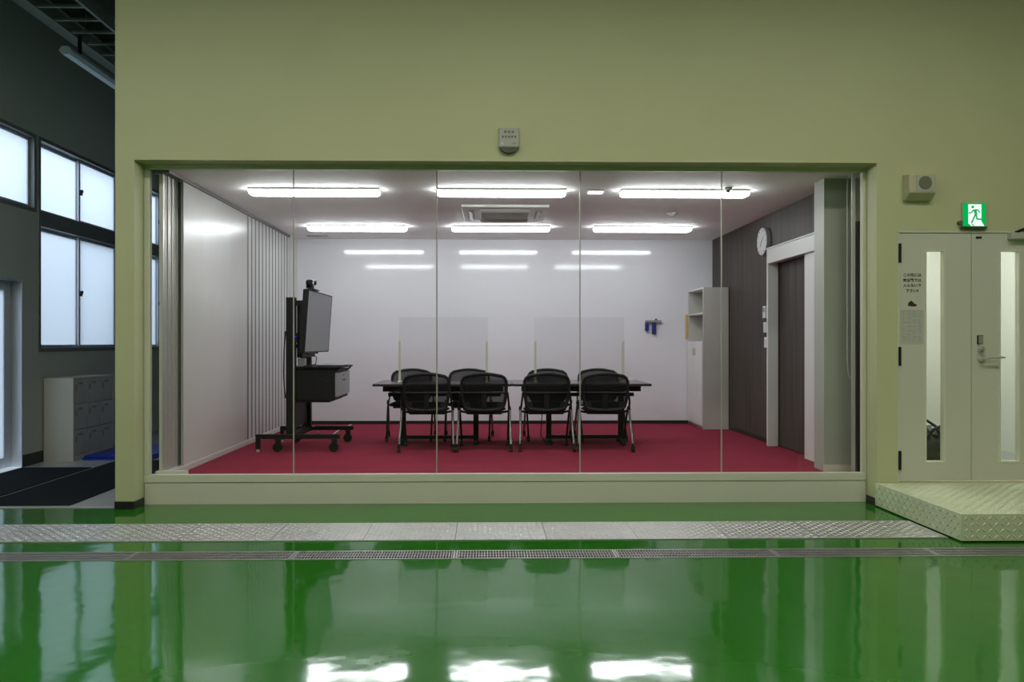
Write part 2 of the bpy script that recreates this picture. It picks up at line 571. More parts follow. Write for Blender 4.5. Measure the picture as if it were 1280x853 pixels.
struct(MB().box(3.232, 3.262, 6.66, 6.70, FZ, 2.44).build('trim_3', M_BLACKTRIM, smooth=False),
       'black vertical guide strip behind the right end of the glass', 'trim')
struct(MB().box(3.195, 3.225, 6.68, 6.70, FZ, CZ).build('trim_4', M_ALU, smooth=False),
       'grey metal strip behind the right end of the glass', 'trim')
# loop cord
cord = MB().tube([(3.19, 6.76, CZ), (3.19, 6.76, 1.2), (3.20, 6.76, 1.10), (3.215, 6.76, 1.06), (3.235, 6.76, 1.10), (3.242, 6.76, 1.2),
                  (3.242, 6.76, CZ)], 0.004, 6).build('pull_cord', M_WHITE, org=(3.21, 6.76, 1.06))
tag(cord, 'pale looped blind cord hanging at the right end of the glass', 'cord')


# outside windows on the side wall
def outside_window(n, y0, y1, z0, z1, label):
    w = thing('window_%d' % n, label, 'window', (LX - 0.1, (y0 + y1) / 2, z0), kind='structure')
    o = w.location
    xa, xb = LX - 0.13, LX + 0.006
    tall = z1 - z0 > 1.5
    fr = MB()
    t = 0.045
    fr.box(xa, xb, y0, y1, z1 - t, z1)
    fr.box(xa, xb, y0, y1, z0, z0 + t)
    fr.box(xa, xb, y0, y0 + t, z0 + t, z1 - t)
    fr.box(xa, xb, y1 - t, y1, z0 + t, z1 - t)
    if tall:
        fr.box(xa, xb, y0 + t, y1 - t, 2.72, 2.90)
    fr.build('frame', M_WINFRAME, w, o, bevel=0.003)
    ym = (y0 + y1) / 2
    for (a, b) in ([(z0 + t, 2.72), (2.90, z1 - t)] if tall else [(z0 + t, z1 - t)]):
        for k, (ya, yb) in enumerate(((y0 + t, ym + 0.02), (ym - 0.02, y1 - t))):
            x = LX - 0.06 - 0.035 * (1 - k)
            s = MB()
            q = 0.035
            s.box(x - 0.012, x + 0.012, ya, yb, a, a + q)
            s.box(x - 0.012, x + 0.012, ya, yb, b - q, b)
            s.box(x - 0.012, x + 0.012, ya, ya + q, a + q, b - q)
            s.box(x - 0.012, x + 0.012, yb - q, yb, a + q, b - q)
            so = s.build('sash', M_SASHLIGHT, w, o)
            pn = MB().quad((x, ya + q, a + q), (x, yb - q, a + q), (x, yb - q, b - q), (x, ya + q, b - q)).build('pane', M_FROST, so, o, smooth=False)
        zc = (a + b) / 2 - 0.02
        MB().box(LX - 0.048, LX - 0.015, ym - 0.012, ym + 0.012, zc - 0.03, zc + 0.03).cyl(
            (LX - 0.03, ym, zc + 0.02), (LX - 0.01, ym, zc + 0.02), 0.022).build('crescent_lock', M_BLKPLASTIC, w, o)


outside_window(2, *WIN[0], 'frosted ribbon window high above the side door')
outside_window(3, *WIN[1], 'tall frosted window with transom above the lockers')
outside_window(4, *WIN[2], 'frosted window further along the side wall beyond the pillar')
outside_window(5, *WIN[3], 'frosted ribbon window in the hall part of the side wall')
outside_window(6, *WIN[4], 'frosted ribbon window at the back of the hall')

# outside door on the side wall
d = thing('door_1', 'grey aluminium side door with bright frosted glass', 'door', (LX - 0.14, 8.07, 0), kind='structure')
o = d.location
fr = MB()
fr.box(LX - 0.19, LX + 0.004, 8.582, 8.594, 0, 2.07).box(LX - 0.19, LX + 0.004, 7.546, 7.558, 0, 2.07).box(LX - 0.19, LX + 0.004, 7.558, 8.582, 2.055, 2.074)
fr.build('frame', M_SASHLIGHT, d, o, bevel=0.003)
lf = MB()
lf.box(LX - 0.15, LX - 0.11, 8.455, 8.581, 0.005, 2.054).box(LX - 0.15, LX - 0.11, 7.56, 7.68, 0.005, 2.054)
lf.box(LX - 0.15, LX - 0.11, 7.68, 8.455, 0.005, 0.12).box(LX - 0.15, LX - 0.11, 7.68, 8.455, 1.95, 2.054)
lo = lf.build('leaf', M_SASHLIGHT, d, o, bevel=0.003)
MB().quad((LX - 0.122, 7.68, 0.12), (LX - 0.122, 8.455, 0.12), (LX - 0.122, 8.455, 1.95), (LX - 0.122, 7.68, 1.95)).build('pane', M_FROST, lo, o, smooth=False)
MB().tube([(LX - 0.11, 7.62, 0.9), (LX - 0.07, 7.62, 0.9), (LX - 0.07, 7.62, 1.2), (LX - 0.11, 7.62, 1.2)], 0.012, 8).build('pull_handle', M_ALU, lo, o)

# lobby behind the double door
mb = MB()
mb.box(3.45, 3.47, 6.62, 8.9, 0.2, 2.9).box(5.6, 5.7, 6.62, 8.9, 0.2, 2.9).box(3.45, 5.7, 8.9, 9.0, 0.2, 2.9)
struct(mb.build('wall_lobby', M_LOBBY, smooth=False), 'pale lobby walls seen through the door glass', 'wall')
struct(MB().box(3.45, 5.7, 6.62, 9.0, 0.1, 0.2).build('floor_lobby', M_LOBBYF, smooth=False), 'grey lobby floor behind the double door', 'floor')
struct(MB().box(3.45, 5.7, 6.62, 9.0, 2.9, 3.0).build('ceiling_lobby', M_LOBBY, smooth=False), 'lobby ceiling behind the double door', 'ceiling')
ll = thing('lobby_lamp', 'lit ceiling lamp in the lobby behind the double door', 'lamp', (4.4, 7.7, 2.9))
MB().box(3.9, 4.9, 7.62, 7.78, 2.87, 2.9).build('base', M_WHITE, ll, ll.location)
MB().box(3.92, 4.88, 7.64, 7.76, 2.83, 2.87).build('diffuser', M_LLAMP, ll, ll.location, bevel=0.01)


# ================================================================== DOUBLE DOOR
def door_leaf(n, x0, x1, g0, g1, label):
    zb, zt = 0.212, 2.300
    y0, y1 = WY + 0.006, WY + 0.046
    d = thing('door_%d' % n, label, 'door', ((x0 + x1) / 2, y0, zb), kind='structure')
    o = d.location
    ga, gb = 0.372, 2.150
    m = MB()
    holes_wall(m, 'x', y0, y1, x0, x1, zb, zt, [(g0, g1, ga, gb)])
    leaf = m.build('leaf', M_DOOR, d, o, smooth=False)
    f = MB()
    t = 0.012
    q = 0.003
    for (a, b, c, e) in ((g0 - t, g0 + q, ga - t, gb + t), (g1 - q, g1 + t, ga - t, gb + t), (g0 + q, g1 - q, ga - t, ga + q), (g0 + q, g1 - q, gb - q, gb + t)):
        f.box(a, b, y0 - 0.006, y1 + 0.006, c, e)
    f.build('glazing_bead', M_TRIM, d, o, smooth=False)
    MB().box(g0 + 0.0035, g1 - 0.0035, y0 + 0.018, y0 + 0.024, ga + 0.0035, gb - 0.0035).build('pane', M_DGLASS, d, o, smooth=False)
    return d, o


d2, o2 = door_leaf(2, 3.466, 4.076, 3.692, 3.845, 'left leaf of the double door with a narrow glass slot and notices')
d3, o3 = door_leaf(3, 4.082, 4.715, 4.325, 4.487, 'right leaf of the double door with a lever handle and glass slot')
for z in (2.13, 1.26, 0.385):
    MB().box(3.452, 3.474, WY - 0.012, WY + 0.01, z - 0.08, z + 0.08).cyl((3.463, WY - 0.008, z - 0.08), (3.463, WY - 0.008, z + 0.08), 0.009, n=10).build('hinge', M_BLKPLASTIC, d2, o2)
fr = MB()
fr.box(3.445, 3.463, WY - 0.004, WY + 0.10, 0.2, 2.312).box(4.718, 4.735, WY - 0.004, WY + 0.10, 0.2, 2.312).box(3.445, 4.735, WY - 0.004, WY + 0.10, 2.303, 2.318)
struct(fr.build('trim_door', M_DOOR, smooth=False), 'thin steel frame around the double door', 'trim')
# flush bolt, label plate, lock and lever handle
MB().box(4.118, 4.165, WY, WY + 0.008, 2.255, 2.272).build('flush_bolt', M_BLKPLASTIC, d3, o3)
MB().box(4.130, 4.176, WY - 0.004, WY + 0.008, 1.366, 1.436).build('lock_plate', M_GREYINK, d3, o3, bevel=0.002)
MB().box(4.128, 4.134, WY - 0.006, WY + 0.008, 1.364, 1.438).box(4.128, 4.178, WY - 0.006, WY + 0.008, 1.433, 1.438).build('lock_plate_edge', M_INK, d3, o3)
MB().cyl((4.153, WY + 0.008, 1.325), (4.153, WY - 0.022, 1.325), 0.024, n=20).cyl((4.153, WY - 0.022, 1.325), (4.153, WY - 0.030, 1.325), 0.018, 0.012, n=20).build('lock_cylinder', M_ALU, d3, o3)
hd = MB().cyl((4.155, WY + 0.008, 1.245), (4.155, WY - 0.016, 1.245), 0.030, n=20).build('handle_rose', M_ALU, d3, o3)
MB().tube([(4.155, WY - 0.016, 1.245), (4.155, WY - 0.055, 1.245), (4.170, WY - 0.062, 1.247), (4.21, WY - 0.062, 1.25), (4.320, WY - 0.062, 1.252)],
          [0.011, 0.011, 0.011, 0.010, 0.009], 10).build('lever', M_ALU, d3, o3)
# door closer
cl = MB().box(4.385, 4.62, WY - 0.055, WY + 0.006, 2.245, 2.300).build('door_closer', M_GREYPL, d3, o3, bevel=0.005)
MB().bar((4.50, WY - 0.03, 2.312), (4.72, WY - 0.14, 2.33), 0.02, 0.008).bar((4.44, WY - 0.03, 2.305), (4.50, WY - 0.03, 2.33), 0.03, 0.02).build('closer_arm', M_BLKPLASTIC, cl, o3)

# ================================================================== TREADS, GRATES, PLATFORM


def tread_bumps(mb, u0, u1, v0, v1, pitch, put, length=0.032, width=0.012, h=0.0036):
    nu, nv = int((u1 - u0) / pitch), int((v1 - v0) / pitch)
    for i in range(nu):
        for j in range(nv):
            cu, cv = u0 + (u1 - u0) * (i + 0.5) / nu, v0 + (v1 - v0) * (j + 0.5) / nv
            a = PI / 4 if (i + j) % 2 else -PI / 4
            du, dv = math.cos(a), math.sin(a)
            L, W = length / 2, width / 2
            pts = [put(cu + du * L, cv + dv * L, 0), put(cu - dv * W, cv + du * W, 0), put(cu - du * L, cv - dv * L, 0), put(cu + dv * W, cv - du * W, 0),
                   put(cu + du * L * .45, cv + dv * L * .45, h), put(cu - du * L * .45, cv - dv * L * .45, h)]
            mb.add(pts, [(0, 1, 4), (1, 2, 5), (1, 5, 4), (2, 3, 5), (3, 0, 4), (3, 4, 5)])
    return mb


# aluminium cover plates
plate0 = thing('tread_plate', '', 'floor plate', (0, 5.595, 0), group='aluminium tread plates across the green floor')
MB().box(-0.318, 0.318, 5.337, 5.853, 0, 0.006).build('plate', M_TREAD, plate0, (0, 5.595, 0), smooth=False)
tb = tread_bumps(MB(), -0.312, 0.312, 5.343, 5.847, 0.036, lambda u, v, h: (u, v, 0.006 + h)).build('tread_pattern', M_TREAD, plate0, (0, 5.595, 0), smooth=False)
tb['kind'] = 'stuff'
ORD = ['first', 'second', 'third', 'fourth', 'fifth', 'sixth', 'seventh', 'eighth', 'ninth', 'tenth', 'eleventh', 'twelfth', 'thirteenth']
for k in range(12):
    p = plate0 if k == 0 else copy_tree(plate0)
    p.location.x = -0.23 + 0.64 * 5 - 0.32 - 0.64 * k
    p['label'] = 'aluminium tread plate, %s full one from the step platform' % ORD[k]
pe = thing('tread_plate', 'short cut aluminium tread plate butting against the step platform', 'floor plate', (3.10, 5.595, 0), group='aluminium tread plates across the green floor')
MB().box(2.972, 3.235, 5.337, 5.853, 0, 0.006).build('plate', M_TREAD, pe, pe.location, smooth=False)
tb = tread_bumps(MB(), 2.976, 3.230, 5.343, 5.847, 0.036, lambda u, v, h: (u, v, 0.006 + h)).build('tread_pattern', M_TREAD, pe, pe.location, smooth=False)
tb['kind'] = 'stuff'

# drain grates
gr0 = thing('drain_grate', '', 'grate', (0, 4.9825, 0), group='drain grates in a row')
L = 0.518
mb = MB()
for y in (4.884, 5.065):
    mb.box(-L, L, y, y + 0.017, -0.03, 0.003)
for x in (-L, L - 0.012):
    mb.box(x, x + 0.012, 4.901, 5.065, -0.03, 0.003)
mb.build('frame', M_GALV, gr0, (0, 4.9825, 0), smooth=False)
mb = MB()
for y in (4.955, 5.010):
    mb.box(-L + 0.012, L - 0.012, y - 0.005, y + 0.005, -0.006, 0.0015)
n = 55
for i in range(n):
    x = -L + 0.012 + (2 * L - 0.024) * (i + 0.5) / n
    mb.box(x - 0.0022, x + 0.0022, 4.901, 5.065, -0.010, 0.002)
g = mb.build('bar_grid', M_GALV, gr0, (0, 4.9825, 0), smooth=False)
g['kind'] = 'stuff'
for k in range(9):
    p = gr0 if k == 0 else copy_tree(gr0)
    p.location.x = -3.85 + 1.04 * k
    p['label'] = 'narrow galvanised drain grate, %s of the row counted from the entry mats' % ORD[k]

# step platform
P0, P1 = (3.252, 5.215), (6.2, WY - 0.006)
pl = thing('step_platform', 'pale green checker plate step platform below the double door', 'platform', (4.7, 5.8, 0))
o = pl.location
MB().box(P0[0] + 0.03, P1[0], P0[1] + 0.03, P1[1], 0.0, 0.012).build('base', M_BLACKTRIM, pl, o, smooth=False)  # black colour stands in for the shadow gap under the deck
MB().box(P0[0], P1[0], P0[1], P1[1] - 0.002, 0.010, 0.197).build('deck', M_PLAT, pl, o, bevel=0.003)
mb = MB()
tread_bumps(mb, P0[0] + .01, 5.2, P0[1] + .01, P1[1] - .01, 0.042, lambda u, v, h: (u, v, 0.197 + h), 0.038, 0.014, 0.0045)
tread_bumps(mb, P0[0] + .01, 5.2, 0.018, 0.190, 0.042, lambda u, v, h: (u, P0[1] - h, v), 0.038, 0.014, 0.0045)
tread_bumps(mb, P0[1] + .01, P1[1] - .01, 0.018, 0.190, 0.042, lambda u, v, h: (P0[0] - h, u, v), 0.038, 0.014, 0.0045)
t = mb.build('tread_pattern', M_PLAT, pl, o, smooth=False)
t['kind'] = 'stuff'

# ================================================================== WALL FITTINGS OF THE HALL
# sensor display above the window
sd = thing('sensor_box', 'small grey box with lettering and a blue light above the window', 'sensor', (0.174, WY, 2.99))
o = sd.location
MB().box(0.087, 0.260, WY - 0.055, WY, 2.990, 3.158).build('body', M_GREYPL, sd, o, bevel=0.014, seg=3)
MB().prism([(0.174 + 0.07 * math.cos(a), 2.992 + 0.042 * math.sin(a)) for a in [PI + PI * i / 12 for i in range(13)]],
           lambda x, z: (x, WY - 0.045, z), lambda x, z: (x, WY, z)).build('lower_lens', M_LENS, sd, o)
mb = MB()
for cx_, z, n_, w in ((0.174, 3.118, 3, 0.022), (0.174, 3.078, 5, 0.018)):
    for i in range(n_):
        xx = cx_ + (i - (n_ - 1) / 2) * (w * 1.42)
        for q in range(3):
            mb.box(xx - w / 2, xx + w / 2, WY - 0.0565, WY - 0.0545, z - 0.007 + q * 0.006, z - 0.004 + q * 0.006)
        mb.box(xx - w * .3, xx - w * .1, WY - 0.0565, WY - 0.0545, z - 0.008, z + 0.010)
        mb.box(xx + w * .15, xx + w * .35, WY - 0.0565, WY - 0.0545, z - 0.008, z + 0.010)
mb.build('lettering', M_DKINK, sd, o, smooth=False)['kind'] = 'stuff'
MB().cyl((0.118, WY - 0.054, 3.020), (0.118, WY - 0.058, 3.020), 0.008, n=12).build('blue_light', M_LED, sd, o)
MB().prism([(0.218 + 0.018 * math.cos(2 * PI * i / 16), 3.025 + 0.006 * math.sin(2 * PI * i / 16)) for i in range(16)],
           lambda x, z: (x, WY - 0.0565, z), lambda x, z: (x, WY - 0.0545, z)).build('badge', M_GREYINK, sd, o, smooth=False)

# wall speaker
sp = thing('wall_speaker', 'beige box loudspeaker with round grille on the wall above the door', 'speaker', (3.60, WY, 2.566))
o = sp.location
pr = [(WY, 2.787), (WY - 0.10, 2.775), (WY - 0.11, 2.620), (WY - 0.05, 2.570), (WY, 2.566)]
MB().prism(pr, lambda y, z: (3.488, y, z), lambda y, z: (3.713, y, z)).build('body', M_BEIGEPL, sp, o, bevel=0.008)
MB().prism([(3.548, 2.632), (3.698, 2.632), (3.698, 2.765), (3.548, 2.765)],
           lambda x, z: (x, WY - 0.114, z), lambda x, z: (x, WY - 0.095, z)).build('front_plate', M_GREYPL, sp, o, bevel=0.002)
MB().cyl((3.618, WY - 0.118, 2.700), (3.618, WY - 0.10, 2.700), 0.055, n=28).build('grille', M_SPKGRILLE, sp, o)

# exit sign
es = thing('exit_sign', 'lit green exit sign with white running figure above the double door', 'sign', (4.10, WY, 2.34))
o = es.location
X0, X1, Z0, Z1 = 3.988, 4.184, 2.353, 2.553
MB().box(X0, X1, WY - 0.025, WY, Z0, Z1).build('housing', M_GREYPL, es, o, bevel=0.003)
MB().box(X0 - 0.014, X1 + 0.006, WY - 0.034, WY, Z0 - 0.020, Z0 - 0.001).build('base', M_LENS, es, o, bevel=0.002)  # dark strip coloured as the shadow below the sign
MB().cyl((X0 - 0.020, WY, Z0 + 0.032), (X0 - 0.020, WY - 0.03, Z0 + 0.032), 0.017, n=14).build('test_button', M_DKINK, es, o)
MB().box(X0 + .001, X1 - .001, WY - 0.027, WY - 0.0252, Z0 + .001, Z1 - .001).build('green_face', M_EXITG, es, o, smooth=False)


def sgn(x, y):
    return X0 + (x - 115) / 585 * (X1 - X0), Z0 + (730 - y) / 605 * (Z1 - Z0)


def flat(mb, poly, dy):
    q = [sgn(*p) for p in poly]
    mb.prism(q, lambda x, z: (x, dy, z), lambda x, z: (x, dy + 0.001, z))


def stroke(mb, pts, w, dy):
    for (a, b) in zip(pts[:-1], pts[1:]):
        ax, ay = a
        bx, by = b
        l = math.hypot(bx - ax, by - ay)
        nx, ny = -(by - ay) / l * w / 2, (bx - ax) / l * w / 2
        flat(mb, [(ax + nx, ay + ny), (bx + nx, by + ny), (bx - nx, by - ny), (ax - nx, ay - ny)], dy)
    for p in pts:
        flat(mb, [(p[0] + w / 2 * math.cos(2 * PI * i / 10), p[1] + w / 2 * math.sin(2 * PI * i / 10)) for i in range(10)], dy)


mb = MB()
flat(mb, [(248, 168), (578, 168), (578, 595), (655, 722), (325, 722), (248, 655)], WY - 0.0285)
mb.build('doorway_symbol', M_EXITW, es, o, smooth=False)
mb = MB()
dy = WY - 0.0300
flat(mb, [(357 + 36 * math.cos(2 * PI * i / 16), 238 + 36 * math.sin(2 * PI * i / 16)) for i in range(16)], dy)
flat(mb, [(365, 298), (450, 298), (472, 420), (465, 450), (398, 450), (405, 400)], dy)
stroke(mb, [(385, 312), (312, 386), (262, 388)], 30, dy)
stroke(mb, [(440, 310), (488, 314), (535, 372)], 30, dy)
stroke(mb, [(425, 430), (332, 635)], 38, dy)
stroke(mb, [(440, 410), (466, 545), (590, 552)], 38, dy)
stroke(mb, [(335, 672), (385, 712)], 22, dy)
mb.build('running_figure', M_EXITG, es, o, smooth=False)

# notice and timetable on the door
nt_ = thing('door_notice', 'white notice with black Japanese lines and a brown shoe picture on the door', 'notice', (3.572, WY, 1.68))
o = nt_.location
NY = WY + 0.006
MB().box(3.484, 3.668, NY - 0.0015, NY, 1.665, 1.990).build('sheet', M_DOOR, nt_, o, smooth=False)
for i, line in enumerate(('この先には', '安全靴では', '入らないで', '下さい!!')):
    text_mesh(line, 'lettering', M_INK, nt_, (3.574, NY - 0.0018, 1.944 - i * 0.0440), 0.031, o)
shoe = [(0, 10), (3, 22), (14, 28), (22, 34), (34, 26), (44, 16), (56, 13), (60, 8), (58, 3), (44, 0), (22, 1), (10, 4), (6, 2), (1, 3)]
MB().prism([(3.538 + x * 0.00125, 1.680 + y * 0.00150) for x, y in shoe], lambda x, z: (x, NY - 0.0026, z), lambda x, z: (x, NY - 0.0016, z)).build('shoe_picture', M_SHOE, nt_, o, smooth=False)
tt = thing('timetable_sheet', 'pale printed timetable sheet taped under the shoe notice', 'notice', (3.573, WY, 1.36))
o = tt.location
MB().box(3.476, 3.672, NY - 0.0015, NY, 1.362, 1.652).build('sheet', M_PAPER2, tt, o, smooth=False)
mb = MB()
rr = random.Random(3)
for r in range(15):
    z = 1.636 - r * 0.0175
    for c in range(4):
        x = 3.490 + c * 0.045
        w = rr.uniform(0.012, 0.036)
        if rr.random() < 0.8:
            mb.box(x, x + w, NY - 0.0022, NY - 0.0015, z - 0.004, z)
mb.box(3.492, 3.655, NY - 0.0022, NY - 0.0015, 1.642, 1.6445)
mb.build('print', M_GREYINK, tt, o, smooth=False)['kind'] = 'stuff'

# black bag behind the door glass
bg_ = thing('black_bag', 'shiny black bag with handles on the lobby floor behind the left door glass', 'bag', (4.02, 6.95, 0.2))
o = bg_.location
m = MB().sphere((4.02, 6.98, 0.40), 0.215, 32, 18, (1.25, 0.85, 1.0))
rr = random.Random(5)
bb = []
for (x, y, z) in m.v:
    dx, dz = x - 4.02, z - 0.40
    k = 1 + 0.05 * math.sin(9 * dx / .2 + 4 * dz / .2) + 0.04 * math.sin(7 * dz / .2)
    bb.append((4.02 + dx * k, 6.98 + (y - 6.98) * k, max(0.2005, 0.40 + dz * k)))
m.v = bb
m.build('body', M_BAG, bg_, o)
MB().tube([(3.86, 6.86, 0.56), (3.89, 6.85, 0.66), (3.95, 6.84, 0.675), (4.02, 6.84, 0.63), (4.08, 6.85, 0.54)], 0.013, 8).build('handle', M_BLACK, bg_, o)
MB().tube([(3.94, 6.82, 0.52), (4.00, 6.81, 0.60), (4.08, 6.81, 0.635), (4.16, 6.82, 0.62), (4.20, 6.84, 0.50)], 0.013, 8).build('handle', M_BLACK, bg_, o)

# ================================================================== SIDE ENTRANCE THINGS
lk = thing('locker_cabinet', 'low grey beige locker block with nine doors by the side wall', 'locker', (-4.97, 9.45, 0))
o = lk.location
Y0, Y1, XF = 8.985, 9.935, -4.800
mb = MB()
mb.box(LX + 0.012, XF, Y0, Y0 + 0.012, 0, 0.967).box(LX + 0.012, XF, Y1 - 0.012, Y1, 0, 0.967)
mb.box(LX + 0.012, XF, Y0 + 0.012, Y1 - 0.012, 0.955, 0.967).box(LX + 0.012, XF - 0.004, Y0 + 0.012, Y1 - 0.012, 0.0, 0.06)
mb.box(LX + 0.012, XF - 0.03, Y0 + 0.012, Y1 - 0.012, 0.06, 0.955)
mb.build('body', M_LOCKER, lk, o, smooth=False)
dw = (Y1 - Y0 - 0.024) / 3
dh = (0.955 - 0.06) / 3
for r in range(3):
    for c in range(3):
        ya, za = Y0 + 0.012 + c * dw, 0.06 + r * dh
        dd = MB().box(XF - 0.022, XF - 0.002, ya + 0.004, ya + dw - 0.004, za + 0.005, za + dh - 0.005).build('door', M_LOCKDOOR, lk, o, bevel=0.003)
        MB().box(XF - 0.006, XF + 0.006, ya + 0.03, ya + 0.06, za + dh - 0.14, za + dh - 0.07).build('handle', M_GREYINK, dd, o, bevel=0.002)
        MB().box(XF - 0.006, XF + 0.0005, ya + 0.10, ya + 0.20, za + dh - 0.07, za + dh - 0.045).build('name_slot', M_DRAWER, dd, o)

tag(MB().box(-5.10, -4.352, 6.60, 8.52, 0, 0.010).build('entry_mat', M_MAT, org=(-4.73, 7.56, 0), bevel=0.004),
    'charcoal entry mat directly in front of the side door', 'mat', 'charcoal entry mats')
tag(MB().box(-4.310, -3.52, 6.54, 9.02, 0, 0.010).build('entry_mat', M_MAT, org=(-3.9, 7.8, 0), bevel=0.004),
    'long charcoal entry mat nearer the pillar', 'mat', 'charcoal entry mats')
struct(MB().box(LX, -3.081, 6.44, 6.475, 0, 0.006).build('trim_threshold', M_SASHLIGHT, smooth=False), 'pale metal strip where the green floor ends', 'trim')
bm_ = thing('blue_pad', 'bright blue folded vinyl pad on the floor in front of the lockers', 'pad', (-4.35, 9.6, 0))
MB().box(-4.755, -3.95, 9.08, 10.15, 0.0, 0.024).build('lower_layer', M_BLUEMAT, bm_, bm_.location, bevel=0.008)
MB().box(-4.745, -3.96, 9.10, 10.14, 0.026, 0.050).build('upper_layer', M_BLUEMAT, bm_, bm_.location, bevel=0.008)

# unlit batten lamp and cable ladder under the roof
ul = thing('batten_lamp', 'unlit white batten lamp hanging under the cable ladder at the left', 'lamp', (-4.34, 9.0, 4.30))
o = ul.location
MB().prism([(-4.435, 4.395), (-4.300, 4.395), (-4.330, 4.445), (-4.405, 4.445)], lambda x, z: (x, 8.02, z), lambda x, z: (x, 10.5, z)).build('reflector', M_DIFFOFF, ul, o)
MB().prism([(-4.435, 4.395), (-4.405, 4.365), (-4.330, 4.365), (-4.300, 4.395)], lambda x, z: (x, 8.03, z), lambda x, z: (x, 10.49, z)).build('diffuser', M_DIFFOFF, ul, o)
for y in (8.30, 9.25, 10.4):
    MB().box(-4.38, -4.35, y - 0.015, y + 0.015, 4.445, 4.655).build('hanger', M_BLACK, ul, o)
ct = thing('cable_ladder', 'green grey cable ladder with rungs hung below the dark roof', 'cable ladder', (-4.2, 8.5, 4.65))
o = ct.location
MB().box(-4.445, -4.415, -4.9, 13.9, 4.655, 4.795).build('rail', M_STEEL, ct, o)
MB().box(-3.955, -3.925, -4.9, 13.9, 4.655, 4.795).build('rail', M_STEEL, ct, o)
for k in range(17):
    y = 6.35 + 0.315 * k
    MB().box(-4.415, -3.955, y - 0.018, y + 0.018, 4.665, 4.69).build('rung', M_STEEL, ct, o)
for y in (6.9, 8.55, 10.6):
    for x in (-4.43, -3.94):
        MB().cyl((x, y, 4.79), (x, y, TOP), 0.008, n=8).build('hanger_rod', M_STEEL, ct, o)
pp = MB()
pp.box(-4.62, -4.50, -4.9, 13.9, 4.70, 4.84)
tag(pp.build('conduit_duct', M_STEEL, org=(-4.56, 8.0, 4.70)), 'narrow green grey steel duct running beside the cable ladder', 'duct')


# hall battens (lit), hung under the roof, behind and above the viewer
def hall_batten(x, y, label):
    t = thing('hall_batten_lamp', label, 'lamp', (x, y, 4.75), group='lit battens under the hall roof')
    o = t.location
    MB().box(x - 1.2, x + 1.2, y - 0.11, y + 0.11, 4.852, 4.90).box(x - 1.2, x + 1.2, y - 0.11, y - 0.10, 4.833, 4.852).box(
        x - 1.2, x + 1.2, y + 0.10, y + 0.11, 4.833, 4.852).box(x - 1.2, x - 1.19, y - 0.10, y + 0.10, 4.833, 4.852).box(
        x + 1.19, x + 1.2, y - 0.10, y + 0.10, 4.833, 4.852).build('housing', M_WHITE, t, o, smooth=False)
    MB().box(x - 1.185, x + 1.185, y - 0.095, y + 0.095, 4.835, 4.85).build('diffuser', M_HLAMP, t, o, smooth=False)
    for q in (-1, 1):
        MB().cyl((x + q, y, 4.90), (x + q, y, TOP), 0.006, n=6).build('hanger_rod', M_STEEL, t, o)


for i, x in enumerate((-3.2, 0.2, 3.6)):
    hall_batten(x, 3.3, 'lit batten lamp under the hall roof in the row nearer the glass, %s one' % ('left', 'middle', 'right')[i])
    hall_batten(x, -0.2, 'added lit batten lamp under the hall roof in the unseen row further back, %s one' % ('left', 'middle', 'right')[i])  # unseen row added to brighten the lower part of the hall wall

# ================================================================== MEETING ROOM: CEILING THINGS


def batten(cx, y, label):
    t = thing('ceiling_batten', label, 'lamp', (cx, y, CZ), group='lit batten lamps on the meeting room ceiling')
    h = 0.62
    MB().box(-h - 0.004, h + 0.006, -0.076, 0.076, -0.016, 0.0).build('base', M_ACWHITE, t, bevel=0.003)
    prof = [(-0.062, -0.016), (-0.060, -0.030), (-0.055, -0.050), (-0.036, -0.066), (0.036, -0.066), (0.055, -0.050), (0.060, -0.030), (0.062, -0.016)]
    vs = []
    for xx, k in ((-h, 0.75), (-h + 0.03, 1.0), (h - 0.03, 1.0), (h, 0.75)):
        for (yy, zz) in prof:
            vs.append((xx, yy, -0.016 + (zz + 0.016) * (k if abs(xx) == h else 1)))
    n = len(prof)
    fs = []
    for i in range(3):
        for k in range(n - 1):
            fs.append((i * n + k, i * n + k + 1, (i + 1) * n + k + 1, (i + 1) * n + k))
    fs += [tuple(range(n)), tuple(3 * n + k for k in range(n))[::-1]]
    mb = MB()
    mb.add(vs, fs)
    mb.build('diffuser', M_LAMP, t)
    return t


NAMES = ('over the screen cart side', 'in the middle', 'towards the wood wall')
for i, cx_ in enumerate((-1.670, 0.130, 1.912)):
    batten(cx_, 7.445, 'lit ceiling batten in the row nearest the glass, %s' % NAMES[i])
for i, cx_ in enumerate((-1.655, 0.164, 1.972)):
    batten(cx_, 9.785, 'lit ceiling batten in the row nearest the white wall, %s' % NAMES[i])

